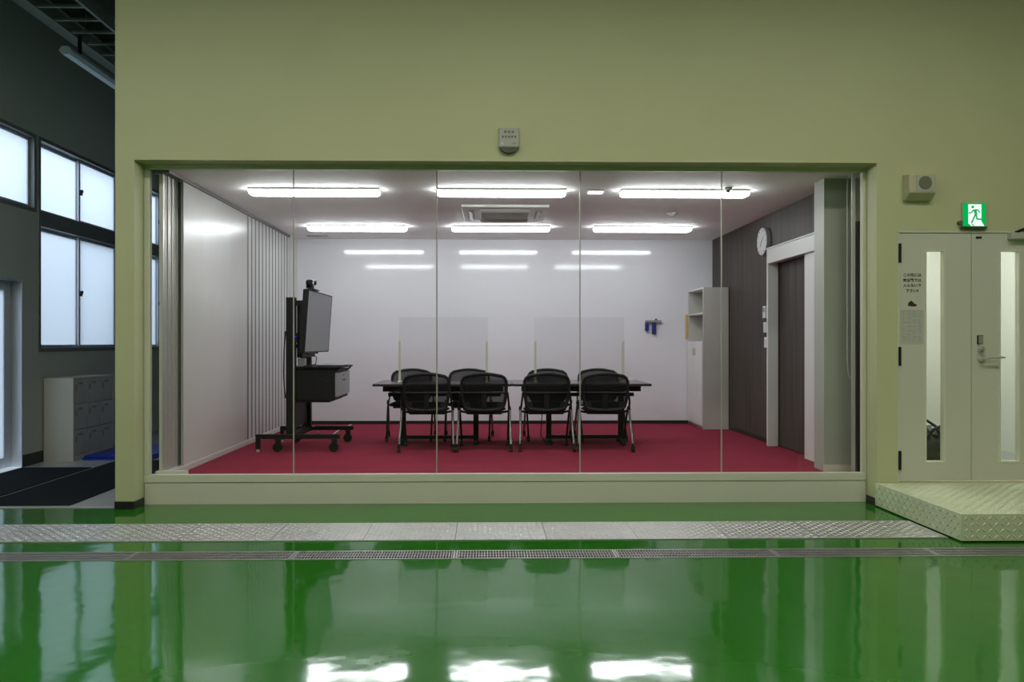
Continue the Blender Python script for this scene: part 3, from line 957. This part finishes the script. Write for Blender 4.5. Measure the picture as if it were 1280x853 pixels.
# ceiling cassette air conditioner
ac = thing('air_conditioner', 'square white ceiling cassette air conditioner between the lamp rows', 'air conditioner', (0.19, 8.8, CZ))
o = ac.location
x0, x1, y0, y1 = -0.285, 0.662, 8.24, 9.24
MB().box(x0, x1, y0, y1, CZ - 0.03, CZ).build('panel', M_ACWHITE, ac, o, bevel=0.008)
gx0, gx1, gy0, gy1 = -0.075, 0.455, 8.52, 8.98
MB().box(gx0, gx1, gy0, gy1, CZ - 0.034, CZ - 0.029).build('intake', M_ACGREY, ac, o)
for k in range(16):
    y = gy0 + (gy1 - gy0) * (k + 0.5) / 16
    MB().box(gx0, gx1, y - 0.006, y + 0.006, CZ - 0.039, CZ - 0.034).build('grille_bar', M_ACWHITE, ac, o, smooth=False)
for (a, b, c, e) in ((gx0 - 0.02, gx1 + 0.02, y0 + 0.11, y0 + 0.19), (gx0 - 0.02, gx1 + 0.02, y1 - 0.19, y1 - 0.11),
                     (x0 + 0.06, x0 + 0.13, 8.46, 9.02), (x1 - 0.13, x1 - 0.06, 8.46, 9.02)):
    fl = MB().box(a, b, c, e, CZ - 0.033, CZ - 0.029).build('outlet', M_ACGREY, ac, o)
    if b - a > e - c:
        MB().bar((a + .01, (c + e) / 2, CZ - 0.045), (b - .01, (c + e) / 2, CZ - 0.045), 0.05, 0.006, (0, 0.4, 1)).build('flap', M_ACWHITE, fl, o)
    else:
        MB().bar(((a + b) / 2, c + .01, CZ - 0.045), ((a + b) / 2, e - .01, CZ - 0.045), 0.04, 0.006, (0.5, 0, 1)).build('flap', M_ACWHITE, fl, o)

em = thing('emergency_lamp', 'small bright square lamp on the ceiling near the glass', 'lamp', (1.055, 7.514, CZ))
MB().box(0.975, 1.135, 7.43, 7.60, CZ - 0.008, CZ).build('plate', M_ACWHITE, em, em.location, bevel=0.002)
MB().box(0.985, 1.055, 7.46, 7.57, CZ - 0.016, CZ - 0.008).box(1.058, 1.125, 7.46, 7.57, CZ - 0.016, CZ - 0.008).build('lens', M_EMERG, em, em.location)
sm = thing('smoke_detector', 'flat round white smoke detector on the ceiling', 'detector', (2.105, 8.746, CZ))
MB().cyl((0, 0, 0), (0, 0, -0.02), 0.062, n=24).build('base', M_ACWHITE, sm)
MB().cyl((0, 0, -0.02), (0, 0, -0.045), 0.050, 0.030, n=24).build('cap', M_ACWHITE, sm)
sn = thing('ceiling_sensor', 'small grey sensor on the ceiling above the lamp near the wood wall', 'sensor', (2.30, 7.31, CZ))
MB().cyl((0, 0, 0), (0, 0, -0.025), 0.04, n=20).build('base', M_GREYPL, sn)
MB().sphere((0, 0, -0.028), 0.022, 14, 8).build('lens', M_SLATGAP, sn)
vt = thing('ceiling_vent', 'narrow grey slot vent in the back left ceiling corner', 'vent', (-2.36, 10.68, CZ))
MB().box(-2.50, -2.22, 10.62, 10.74, CZ - 0.008, CZ).build('frame', M_ACGREY, vt, vt.location, bevel=0.002)
for k in range(4):
    MB().box(-2.48, -2.24, 10.637 + k * 0.026, 10.649 + k * 0.026, CZ - 0.012, CZ - 0.008).build('slat', M_GREYPL, vt, vt.location)

# ================================================================== LEFT PARTITION
pt = thing('sliding_partition', 'grey white sliding partition of smooth panel and vertical slats', 'partition', (PX, 8.7, FZ))
o = pt.location
MB().box(PX - 0.045, PX + 0.012, 6.965, 10.66, FZ, FZ + 0.055).box(PX - 0.125, PX + 0.012, 6.665, 6.965, FZ, FZ + 0.055).build('floor_rail', M_SLAT, pt, o, bevel=0.004)
MB().box(PX - 0.125, PX + 0.012, 6.63, 10.66, CZ - 0.03, CZ).build('head_rail', M_SLATGAP, pt, o)
MB().box(PX - 0.018, PX, 6.965, 8.795, FZ + 0.056, CZ - 0.032).build('panel', M_PANEL, pt, o, bevel=0.003)
NS = 13
sw = (10.655 - 8.80) / NS
for k in range(NS):
    ya = 8.80 + k * sw
    MB().box(PX - 0.03, PX, ya + 0.050, ya + sw, FZ + 0.056, CZ - 0.032).build('slat', M_SLAT, pt, o, bevel=0.003)
    MB().box(PX - 0.03, PX - 0.002, ya + 0.001, ya + 0.049, FZ + 0.056, CZ - 0.032).build('joint', M_SLATGAP, pt, o, smooth=False)
MB().box(PX - 0.080, PX - 0.055, 6.64, 7.30, FZ + 0.056, CZ - 0.032).build('panel', M_PANEL, pt, o, bevel=0.003)
for (ya, yb, pr_) in ((6.64, 6.672, 0.010), (6.70, 6.716, 0.005), (6.745, 6.775, 0.012), (6.80, 6.814, 0.005), (6.835, 6.87, 0.010), (6.90, 6.912, 0.005), (6.935, 6.955, 0.012)):
    MB().box(PX - 0.055, PX - 0.055 + pr_, ya, yb, FZ + 0.056, CZ - 0.032).build('rib', M_ALU, pt, o, bevel=0.002)
MB().box(PX - 0.019, PX + 0.003, 6.955, 6.966, FZ + 0.056, CZ - 0.032).build('edge_strip', M_ACGREY, pt, o)

# ================================================================== RIGHT SIDE FITTINGS
dr = thing('door_4', 'dark wood sliding door in a white frame', 'door', (RX, 8.1, FZ), kind='structure')
o = dr.location
MB().box(RX + 0.03, RX + 0.07, 7.60, 8.58, FZ + 0.01, 2.30).build('leaf', M_WOOD, dr, o, smooth=False)
MB().box(3.142, RX + 0.02, 8.565, 8.605, FZ, 2.265).build('jamb', M_WHITE, dr, o, bevel=0.003)
MB().box(3.142, RX, 7.092, 8.605, 2.265, 2.425).build('header', M_WHITE, dr, o, bevel=0.003)
MB().box(3.132, RX, 7.092, 8.615, 2.425, 2.440).build('header_cap', M_CLOCK, dr, o, bevel=0.003)
MB().box(3.172, RX, 7.092, 7.640, FZ + 0.002, 2.265).build('cover_panel', M_CABDOOR, dr, o, bevel=0.003)

ck = thing('wall_clock', 'round white wall clock on the wood wall above the sliding door', 'clock', (RX, 8.93, 2.56))
o = ck.location
CYc, CZc, R = 8.90, 2.557, 0.162
MB().cyl((RX, CYc, CZc), (RX - 0.045, CYc, CZc), R, R, 40).build('rim', M_CLOCKRIM, ck, o)
MB().cyl((RX - 0.044, CYc, CZc), (RX - 0.049, CYc, CZc), R * 0.96, R * 0.94, 40).build('face', M_CLOCK, ck, o)
for k in range(12):
    a = 2 * PI * k / 12
    r0, r1 = (0.125, 0.143)
    MB().bar((RX - 0.0495, CYc - r0 * math.sin(a), CZc + r0 * math.cos(a)), (RX - 0.0495, CYc - r1 * math.sin(a), CZc + r1 * math.cos(a)), 0.007, 0.002, (1, 0, 0)).build('hour_mark', M_INK, ck, o)
for ang, l, w in ((218, 0.075, 0.009), (55, 0.095, 0.006)):
    a = math.radians(ang)
    MB().bar((RX - 0.051, CYc, CZc), (RX - 0.051, CYc - l * math.sin(a), CZc + l * math.cos(a)), w, 0.002, (1, 0, 0)).build('hand', M_INK, ck, o)

for (y, z, h, lab, kind) in ((8.90, 1.735, 0.14, 'white thermostat panel with small display, topmost of three on the wood wall', 'thermostat'),
                             (8.875, 1.555, 0.12, 'white light switch plate, middle of three beside the door frame', 'light_switch'),
                             (8.85, 1.380, 0.12, 'white light switch plate, lowest of three beside the door frame', 'light_switch')):
    s = thing(kind, lab, 'switch', (RX, y, z))
    MB().box(-0.022, 0, -0.045, 0.045, -h / 2, h / 2).build('plate', M_CLOCK, s, bevel=0.004)
    if kind == 'thermostat':
        MB().box(-0.024, -0.021, -0.030, 0.030, 0.0, 0.05).build('display', M_DRAWER, s)
    else:
        MB().box(-0.026, -0.020, -0.018, 0.018, -0.035, 0.035).build('rocker', M_WHITE, s, bevel=0.002)

# tall cabinet
cb = thing('tall_cabinet', 'tall off white cabinet with open shelves above two doors in the corner', 'cabinet', (3.06, 10.63, FZ))
o = cb.location
xa, xb, ya, yb, za, zb = 2.886, 3.230, 10.245, 11.012, FZ, 2.122
t = 0.020
MB().box(xa, xb, ya, ya + t, za, zb).build('side_panel', M_CAB, cb, o, bevel=0.002)
MB().box(xa, xb, yb - t, yb, za, zb).build('side_panel', M_CAB, cb, o, bevel=0.002)
MB().box(xa, xb, ya + t, yb - t, zb - t, zb).build('top_panel', M_CABDOOR, cb, o)
MB().box(xb - 0.012, xb, ya + t, yb - t, za, zb - t).build('back_panel', M_CAB, cb, o)
MB().box(xa + 0.03, xb - 0.012, ya + t, yb - t, za, za + 0.05).build('plinth', M_CAB, cb, o)
for z in (1.765, 1.375, za + 0.05):
    MB().box(xa + 0.002, xb - 0.012, ya + t, yb - t, z, z + t).build('shelf', M_CABDOOR, cb, o)
ym = (ya + yb) / 2
for k, (a, b) in enumerate(((ya + 0.003, ym - 0.002), (ym + 0.002, yb - 0.003))):
    dd = MB().box(xa - 0.018, xa - 0.001, a, b, za + 0.045, 1.388).build('door', M_CABDOOR, cb, o, bevel=0.002)
    yy = b - 0.05 if k == 0 else a + 0.05
    MB().box(xa - 0.030, xa - 0.018, yy - 0.008, yy + 0.008, 1.20, 1.30).build('handle', M_ALU, dd, o, bevel=0.002)

nb = thing('yellow_notice', 'yellow printed notice on the white wall behind the cabinet', 'notice', (2.93, BY, 1.42))
o = nb.location
MB().box(2.845, 3.05, BY - 0.014, BY - 0.002, 1.425, 1.785).build('board', M_YPAPER, nb, o, bevel=0.002)
mb = MB()
rr = random.Random(9)
for r in range(12):
    z = 1.755 - r * 0.026
    mb.box(2.862, 2.862 + rr.uniform(0.06, 0.16), BY - 0.0155, BY - 0.014, z - 0.009, z)
mb.build('print', M_ORANGEINK, nb, o, smooth=False)['kind'] = 'stuff'

# pen rail with blue holders
tr = thing('pen_rail', 'short dark pen rail on the white writing wall', 'rail', (2.375, BY, 1.68))
o = tr.location
MB().box(2.262, 2.492, BY - 0.045, BY, 1.668, 1.690).build('rail', M_DRAWER, tr, o, bevel=0.003)
MB().box(2.262, 2.492, BY - 0.048, BY - 0.043, 1.668, 1.700).build('lip', M_DRAWER, tr, o)
for (x, w, z0_, lab) in ((2.286, 0.050, 1.545, 'short blue marker holder under the left end of the pen rail'), (2.388, 0.058, 1.500, 'long blue marker holder hanging from the middle of the pen rail')):
    p = thing('marker_holder', lab, 'holder', (x, BY - 0.02, z0_))
    MB().box(-w / 2, w / 2, -0.032, 0.02, 0, 1.668 - z0_).build('case', M_BLUE, p, bevel=0.008)
    MB().box(-w / 2 - 0.002, w / 2 + 0.002, -0.034, 0.02, (1.668 - z0_) * 0.78, (1.668 - z0_) * 0.84).build('band', M_BLUEMAT, p, bevel=0.002)
rm = thing('red_magnet', 'small dark red magnet standing on the pen rail', 'magnet', (2.418, BY - 0.025, 1.690))
MB().cyl((0, 0, 0), (0, 0, 0.018), 0.020, 0.020, 16).build('foot', M_RED, rm)
MB().cyl((0, 0, 0.018), (0, 0, 0.034), 0.012, 0.016, 16).build('grip', M_RED, rm)


# ================================================================== TABLES AND SCREENS
def table(x0, x1, label):
    y0, y1 = 8.44, 9.31
    zt = FZ + 0.71
    t = thing('meeting_table', label, 'table', ((x0 + x1) / 2, (y0 + y1) / 2, FZ), group='dark meeting tables pushed end to end')
    o = t.location
    MB().box(x0, x1, y0, y1, zt - 0.028, zt).build('tabletop', M_TABLE, t, o, bevel=0.004)
    MB().box(x0 + 0.10, x1 - 0.10, y0 + 0.10, y0 + 0.13, zt - 0.09, zt - 0.029).build('apron', M_BLACK, t, o)
    yc = (y0 + y1) / 2
    MB().box(x0 + 0.12, x1 - 0.12, yc - 0.03, yc + 0.03, zt - 0.165, zt - 0.125).build('beam', M_BLACK, t, o)
    return t, o, yc, zt


T1 = table(-1.267, 0.268, 'dark meeting table on the screen cart side')
T2 = table(0.272, 1.807, 'dark meeting table on the cabinet side')
for (t, o, yc, zt), xs in ((T1, (-0.977, -0.138)), (T2, (0.703, 1.539))):
    for x in xs:
        MB().box(x - 0.030, x + 0.030, yc - 0.03, yc + 0.03, FZ + 0.05, zt - 0.029).build('leg', M_BLACK, t, o, bevel=0.004)
        MB().box(x - 0.028, x + 0.028, yc - 0.20, yc + 0.20, FZ + 0.030, FZ + 0.06).build('foot', M_BLACK, t, o, bevel=0.006)
        MB().box(x - 0.025, x + 0.025, yc - 0.30, yc + 0.30, zt - 0.06, zt - 0.029).build('top_bracket', M_BLACK, t, o)
        for q in (-1, 1):
            MB().cyl((x, yc + q * 0.175, FZ), (x, yc + q * 0.175, FZ + 0.030), 0.024, n=12).build('glide', M_BLKPLASTIC, t, o)
    MB().box(xs[0], xs[1], yc - 0.02, yc + 0.02, FZ + 0.055, FZ + 0.095).build('stretcher', M_BLACK, t, o)

for (xa, xb, lab) in ((-1.027, -0.004, 'clear acrylic desk screen on the table end near the screen cart'), (0.537, 1.576, 'clear acrylic desk screen on the table end near the cabinet')):
    zt = FZ + 0.71
    t = thing('desk_screen', lab, 'screen', ((xa + xb) / 2, 8.87, zt), group='acrylic desk screens')
    o = t.location
    MB().box(xa, xb, 8.867, 8.873, zt + 0.012, 1.669).build('sheet', M_ACRYLIC, t, o, smooth=False)
    for x in (xa + 0.01, xb - 0.01):
        p = MB().box(x - 0.012, x + 0.012, 8.856, 8.866, zt + 0.012, 1.391).box(x - 0.012, x + 0.012, 8.874, 8.884, zt + 0.012, 1.391).build('post', M_POST, t, o)
        MB().box(x - 0.015, x + 0.015, 8.77, 8.97, zt, zt + 0.012).build('foot', M_TRIM, t, o, bevel=0.002)


# ================================================================== CHAIRS
def make_chair():
    t = thing('mesh_chair', '', 'chair', (0, 0, FZ))
    # seat: rounded cushion with a waterfall front, faces +y
    nu, nv = 13, 11
    vs, fs = [], []
    for side in (0, 1):
        for j in range(nv):
            for i in range(nu):
                u, v = -1 + 2 * i / (nu - 1), -1 + 2 * j / (nv - 1)
                w = 0.235 * (1 - 0.10 * max(0, -v))
                x = w * u * (1 - 0.06 * v * v)
                y = 0.03 + 0.225 * v * (1 - 0.05 * u * u)
                edge = max(abs(u), abs(v)) ** 6
                if side == 0:
                    z = 0.468 - 0.012 * (1 - u * u) - 0.028 * edge - (0.02 * max(0, v - 0.5) / 0.5)
                else:
                    z = 0.410 + 0.022 * edge
                vs.append((x, y, z))
    N = nu * nv
    for j in range(nv - 1):
        for i in range(nu - 1):
            a = j * nu + i
            fs.append((a, a + 1, a + nu + 1, a + nu))
            fs.append((N + a, N + a + nu, N + a + nu + 1, N + a + 1))
    ring = [i for i in range(nu)] + [j * nu + nu - 1 for j in range(1, nv)] + [(nv - 1) * nu + i for i in range(nu - 2, -1, -1)] + [j * nu for j in range(nv - 2, 0, -1)]
    for k in range(len(ring)):
        a, b = ring[k], ring[(k + 1) % len(ring)]
        fs.append((b, a, N + a, N + b))
    MB().add(vs, fs).build('seat', M_FABRIC, t)
    MB().box(-0.19, 0.19, -0.15, 0.20, 0.392, 0.412).build('seat_pan', M_BLKPLASTIC, t, bevel=0.006)

    # back: closed frame loop, bowed round the sitter
    def bp(x, z):
        return (x, -0.205 - 0.10 * (z - 0.45) + 0.55 * x * x, z)

    def outline(k=1.0):
        pts = []
        W, zb, ztp = 0.240 * k, 0.455 + 0.02 * (1 - k), 0.832
        # bottom (left to right), right side, top arc, left side
        for i in range(7):
            x = -0.175 + 0.35 * i / 6
            pts.append((x * k, zb - 0.015 * (1 - (x / 0.175) ** 2)))
        for (x, z) in ((0.205, 0.475), (0.222, 0.53), (0.236, 0.62), (0.240, 0.70), (0.236, 0.752), (0.220, 0.785), (0.190, 0.806)):
            pts.append((x * k, z))
        for i in range(7):
            x = 0.15 - 0.30 * i / 6
            pts.append((x * k, ztp - 0.020 * (x / 0.15) ** 2 * 0.9))
        for (x, z) in ((0.190, 0.806), (0.220, 0.785), (0.236, 0.752), (0.240, 0.70), (0.236, 0.62), (0.222, 0.53), (0.205, 0.475)):
            pts.append((-x * k, z))
        return pts

    ol = outline()
    MB().tube([bp(x, z) for x, z in ol], 0.018, 8, closed=True).build('back_frame', M_BLKPLASTIC, t)
    # mesh: strips between left and right at each height
    vs, fs = [], []
    rows = [(0.475, 0.203), (0.53, 0.221), (0.62, 0.234), (0.70, 0.238), (0.752, 0.234), (0.785, 0.218), (0.806, 0.190), (0.822, 0.130)]
    n = 13
    for (z, w) in rows:
        for i in range(n):
            x = -w + 2 * w * i / (n - 1)
            vs.append(bp(x, z))
    for j in range(len(rows) - 1):
        for i in range(n - 1):
            a = j * n + i
            fs.append((a, a + 1, a + n + 1, a + n))
    MB().add(vs, fs).build('back_mesh', M_MESHCLOTH, t)
    # lower shell and spine
    sh = [(-0.19, 0.430), (0.19, 0.430), (0.205, 0.47), (0.212, 0.530), (-0.212, 0.530), (-0.205, 0.47)]
    MB().prism(sh, lambda x, z: (x, bp(x, z)[1] - 0.012, z), lambda x, z: (x, bp(x, z)[1] + 0.004, z)).build('lower_shell', M_BLKPLASTIC, t)
    MB().bar(bp(0, 0.42), bp(0, 0.64), 0.052, 0.016, (0, 1, 0)).build('spine', M_BLKPLASTIC, t)
    MB().tube([(x, bp(x, 0.628)[1] - 0.008, 0.628) for x in (-0.232, -0.15, -0.05, 0.05, 0.15, 0.232)], 0.010, 6).build('lumbar_bar', M_BLKPLASTIC, t)
    for s in (-1, 1):
        # upright joining frame and back
        MB().tube([(s * 0.268, -0.02, 0.44), (s * 0.268, -0.11, 0.46), (s * 0.264, -0.165, 0.52), (s * 0.252, -0.185, 0.63)], 0.011, 8).build('upright', M_BLKPLASTIC, t)
        MB().tube([(s * 0.18, -0.02, 0.40), (s * 0.275, -0.02, 0.42)], 0.012, 8).build('seat_arm', M_BLKPLASTIC, t)
        r = MB().tube([(s * 0.272, -0.045, 0.460), (s * 0.274, -0.075, 0.42), (s * 0.281, -0.17, 0.24), (s * 0.287, -0.238, 0.085)], 0.0125, 10).build('leg', M_CHROME, t)
        MB().tube([(s * 0.2715, -0.04, 0.465), (s * 0.276, -0.066, 0.432)], 0.017, 10).build('cap', M_BLKPLASTIC, r)
        f = MB().tube([(s * 0.268, -0.02, 0.45), (s * 0.266, 0.06, 0.36), (s * 0.262, 0.16, 0.20), (s * 0.260, 0.235, 0.085)], 0.0115, 10).build('leg', M_BLACK, t)
        for (px, py, leg) in ((s * 0.287, -0.245, r), (s * 0.260, 0.240, f)):
            MB().cyl((px - 0.017, py - 0.012, 0.029), (px - 0.004, py - 0.012, 0.029), 0.029, n=16).cyl((px + 0.004, py - 0.012, 0.029), (px + 0.017, py - 0.012, 0.029), 0.029, n=16).cyl(
                (px, py, 0.03), (px, py, 0.09), 0.012, n=10).box(px - 0.018, px + 0.018, py - 0.026, py + 0.012, 0.042, 0.066).build('caster', M_BLKPLASTIC, leg)
    return t


chair0 = make_chair()
first = True
for i, x in enumerate((-0.657, -0.040, 0.625, 1.262)):
    c = chair0 if i == 0 else copy_tree(chair0)
    c.location = (x, 8.395, FZ)
    c.rotation_euler.z = (0.012, -0.012, 0.01, -0.03)[i]
    c['label'] = 'black mesh chair with its back to the glass, %s from the screen cart' % ORD[i]
    c['group'] = 'chairs on the near side of the tables'
for i, x in enumerate((-0.930, -0.237, 0.733, 1.362)):
    c = copy_tree(chair0)
    c.location = (x, 9.245, FZ)
    c.rotation_euler.z = PI + (0.02, -0.03, 0.0, 0.015)[i]
    c['label'] = 'black mesh chair facing the glass across the table, %s from the screen cart' % ORD[i]
    c['group'] = 'chairs on the far side of the tables'

# ================================================================== SCREEN CART
ca = thing('screen_cart', 'black wheeled screen cart with posts, base bars and casters', 'cart', (-2.02, 8.63, FZ))
o = ca.location
zb0, zb1 = FZ + 0.140, FZ + 0.186
NYc, FYc = 8.23, 9.05
for yy, xl in ((NYc, -2.47), (FYc, -2.43)):
    MB().box(xl, -1.58, yy - 0.025, yy + 0.025, zb0, zb1).build('base_bar', M_BLACK, ca, o, bevel=0.003)
    MB().box(xl, xl + 0.04, yy - 0.022, yy + 0.022, FZ + 0.03, zb0).build('stabiliser', M_BLACK, ca, o)
    MB().cyl((xl + 0.02, yy, FZ), (xl + 0.02, yy, FZ + 0.03), 0.02, 0.014, 12).build('stabiliser_foot', M_ALU, ca, o)
    for xx in (-2.24, -1.645):
        c = MB().box(xx - 0.03, xx + 0.03, yy - 0.03, yy + 0.03, zb0 - 0.012, zb0).box(xx - 0.02, xx + 0.03, yy - 0.028, yy + 0.028, FZ + 0.06, zb0 - 0.012).build('caster', M_BLKPLASTIC, ca, o, bevel=0.003)
        MB().cyl((xx, yy - 0.022, FZ + 0.05), (xx, yy + 0.022, FZ + 0.05), 0.05, n=24).build('wheel', M_BLKPLASTIC, c, o)
MB().box(-2.14, -2.06, NYc + 0.025, FYc - 0.025, zb0, zb1).build('cross_bar', M_BLACK, ca, o)
for yy in (NYc + 0.05, FYc - 0.05):
    MB().box(-2.160, -2.060, yy - 0.03, yy + 0.03, zb1, 1.862).build('post', M_BLACK, ca, o, bevel=0.004)
MB().box(-2.12, -2.10, NYc + 0.08, FYc - 0.08, zb1 + 0.05, 1.12).build('back_panel', M_BLACK, ca, o)
# box with drawer
BX0, BX1 = -2.060, -1.640
yN, yF = NYc + 0.03, FYc - 0.03
MB().box(BX0, BX1, yN, yF, 0.760, 1.085).build('box', M_BLACK, ca, o, bevel=0.004)
MB().box(BX0, -1.70, yN + 0.01, yF - 0.01, 0.735, 0.760).build('box_floor', M_BLACK, ca, o)
MB().box(BX0, -1.585, yN - 0.02, yF + 0.02, 1.102, 1.120).build('shelf', M_BLACK, ca, o, bevel=0.003)
MB().bar((-1.66, yN + 0.02, 1.045), (-1.60, yN + 0.02, 1.10), 0.015, 0.03, (0, 1, 0)).bar((-1.66, yF - 0.02, 1.045), (-1.60, yF - 0.02, 1.10), 0.015, 0.03, (0, 1, 0)).build('shelf_bracket', M_BLACK, ca, o)
dw_ = MB().box(-1.639, -1.617, yN + 0.005, yF - 0.005, 0.795, 1.050).build('drawer', M_DRAWER, ca, o, bevel=0.003)
ymid = (yN + yF) / 2
MB().tube([(-1.617, ymid - 0.05, 0.965), (-1.600, ymid - 0.05, 0.965), (-1.600, ymid + 0.05, 0.965), (-1.617, ymid + 0.05, 0.965)], 0.007, 8).build('handle', M_CHROME, dw_, o)
MB().cyl((-1.617, ymid, 1.015), (-1.612, ymid, 1.015), 0.012, n=12).build('lock', M_CHROME, dw_, o)
# mounting arms behind the screen
for yy in (8.28, 8.98):
    MB().box(-2.06, -2.021, yy - 0.02, yy + 0.02, 1.78, 1.83).build('mount_arm', M_BLACK, ca, o)
    MB().box(-2.02, -1.978, yy - 0.02, yy + 0.02, 1.25, 1.83).build('mount_rail', M_BLACK, ca, o)
    MB().box(-2.06, -2.021, yy - 0.02, yy + 0.02, 1.32, 1.36).build('mount_arm', M_BLACK, ca, o)
MB().box(-2.058, -2.005, 8.312, 8.95, 1.215, 1.80).build('mount_plate', M_BLACK, ca, o, bevel=0.004)

# screen
tv = thing('flat_screen', 'large flat screen on the black cart, tilted slightly down, switched off', 'screen', (-1.90, 8.63, 1.28))
o = tv.location
tilt = math.atan2(0.045, 0.65)
ya, yb = 8.035, 9.235


def tvp(d, y, h):      # d: outwards from the screen plane, h: up along it
    return (-1.915 + h * math.sin(tilt) + d * math.cos(tilt), y, 1.270 + h * math.cos(tilt) - d * math.sin(tilt))


def tvbox(mb, d0, d1, y0, y1, h0, h1):
    q = [tvp(d, y, h) for h in (h0, h1) for (d, y) in ((d0, y0), (d1, y0), (d1, y1), (d0, y1))]
    return mb.add(q, [(3, 2, 1, 0), (4, 5, 6, 7), (0, 1, 5, 4), (1, 2, 6, 5), (2, 3, 7, 6), (3, 0, 4, 7)])


H = 0.665
tvbox(MB(), -0.055, 0.0, ya, yb, 0, H).build('case', M_BLACK, tv, o, bevel=0.004)
tvbox(MB(), 0.0, 0.003, ya + 0.012, yb - 0.012, 0.014, H - 0.012).build('display', M_SCREEN, tv, o, smooth=False)
bz = MB()
for (a, b, c, e) in ((ya, yb, 0, 0.013), (ya, yb, H - 0.011, H), (ya, ya + 0.011, 0.013, H - 0.011), (yb - 0.011, yb, 0.013, H - 0.011)):
    tvbox(bz, 0.0, 0.006, a, b, c, e)
bz.build('bezel', M_BLACK, tv, o, smooth=False)
tvbox(MB(), -0.085, -0.055, ya + 0.33, yb - 0.33, 0.10, H - 0.08).build('rear_housing', M_BLACK, tv, o, bevel=0.006)

# camera on top of the screen
wc = thing('conference_camera', 'small black conference camera with pale ball head on top of the screen', 'camera', (-1.89, 8.34, 1.93))
o = wc.location
tvt = tvp(-0.03, 8.34, H)
b0 = Vector(tvt)
MB().box(b0.x - 0.055, b0.x + 0.05, 8.24, 8.46, b0.z + 0.002, b0.z + 0.018).build('bracket', M_BLACK, wc, o, bevel=0.003)
MB().cyl((b0.x - 0.01, 8.32, b0.z + 0.018), (b0.x - 0.01, 8.32, b0.z + 0.05), 0.035, 0.030, 20).build('base', M_BLACK, wc, o)
MB().bar((b0.x - 0.045, 8.32, b0.z + 0.03), (b0.x - 0.045, 8.32, b0.z + 0.11), 0.05, 0.02, (1, 0, 0)).build('yoke', M_BLACK, wc, o)
MB().sphere((b0.x + 0.002, 8.32, b0.z + 0.085), 0.040, 20, 12).build('ball_head', M_CLOCK, wc, o)
MB().cyl((b0.x + 0.030, 8.31, b0.z + 0.085), (b0.x + 0.050, 8.31, b0.z + 0.085), 0.024, n=16).build('lens', M_BLACK, wc, o)
MB().cyl((b0.x - 0.03, 8.30, b0.z + 0.085), (b0.x + 0.004, 8.27, b0.z + 0.085), 0.036, 0.032, 18).build('side_cap', M_BLACK, wc, o)

# equipment box, cables, tablet on the shelf
md = thing('equipment_box', 'black equipment box with small blue lights fixed behind the screen', 'electronics', (-2.03, 8.4, 1.35))
MB().box(-2.058, -2.023, 8.20, 8.30, 1.38, 1.48).build('case', M_BLKPLASTIC, md, md.location, bevel=0.003)
MB().box(-2.050, -2.030, 8.197, 8.20, 1.435, 1.450).build('blue_light', M_LEDB, md, md.location)
pw = thing('power_adapter', 'grey power adapter standing on the cart shelf behind the screen', 'electronics', (-2.0, 8.33, 1.12))
MB().box(-2.045, -1.965, 8.29, 8.36, 1.12, 1.21).build('case', M_DRAWER, pw, pw.location, bevel=0.005)
MB().box(-2.02, -1.99, 8.305, 8.345, 1.21, 1.225).build('plug', M_BLKPLASTIC, pw, pw.location, bevel=0.002)
kb = thing('thin_laptop', 'thin dark laptop lying on the front edge of the cart shelf', 'laptop', (-1.70, 8.45, 1.12))
MB().box(-1.83, -1.575, 8.30, 8.68, 1.120, 1.130).build('base', M_BLKPLASTIC, kb, kb.location, bevel=0.003)
MB().box(-1.83, -1.570, 8.30, 8.68, 1.1315, 1.138).build('lid', M_DRAWER, kb, kb.location, bevel=0.003)
tag(MB().tube([(-1.93, 8.17, 1.262), (-1.86, 8.165, 1.255), (-1.815, 8.17, 1.22), (-1.83, 8.20, 1.15), (-1.90, 8.26, 1.128), (-1.96, 8.27, 1.126)], 0.005, 8).build('screen_cable', M_BLACK, org=(-1.9, 8.2, 1.13)),
    'thin black cable looping from the screen down to the cart shelf', 'cable')
tag(MB().tube([(-1.97, 8.25, 1.124), (-1.90, 8.235, 1.128), (-1.85, 8.222, 1.10), (-1.82, 8.220, 1.02), (-1.77, 8.222, 0.98), (-1.70, 8.23, 0.965)], 0.004, 6).build('shelf_cable', M_BLACK, org=(-1.9, 8.2, 1.13)),
    'black cable drooping over the front of the cart box', 'cable')
tag(MB().tube([(-2.1685, 8.27, 1.50), (-2.180, 8.26, 1.30), (-2.185, 8.26, 1.05), (-2.178, 8.26, 0.90), (-2.1685, 8.27, 0.78)], 0.007, 8).build('post_cable', M_BLACK, org=(-2.17, 8.27, 0.8)),
    'thick black cable running down the back of the cart post', 'cable')
tag(MB().tube([(-2.05, 9.0, FZ + 0.20), (-1.98, 9.2, FZ + 0.06), (-1.95, 9.6, FZ + 0.006), (-1.98, 10.3, FZ + 0.006), (-1.93, 10.9, FZ + 0.006)], 0.006, 8).build('floor_cable', M_WHITE, org=(-1.95, 9.6, FZ)),
    'pale cable trailing over the carpet behind the cart', 'cable')
tag(MB().tube([(0.66, 8.90, FZ + 0.60), (0.62, 8.80, FZ + 0.35), (0.60, 8.72, FZ + 0.12), (0.66, 8.75, FZ + 0.01)], 0.005, 6).build('table_cable', M_BLACK, org=(0.63, 8.8, FZ)),
    'black cable hanging under the cabinet side table', 'cable')
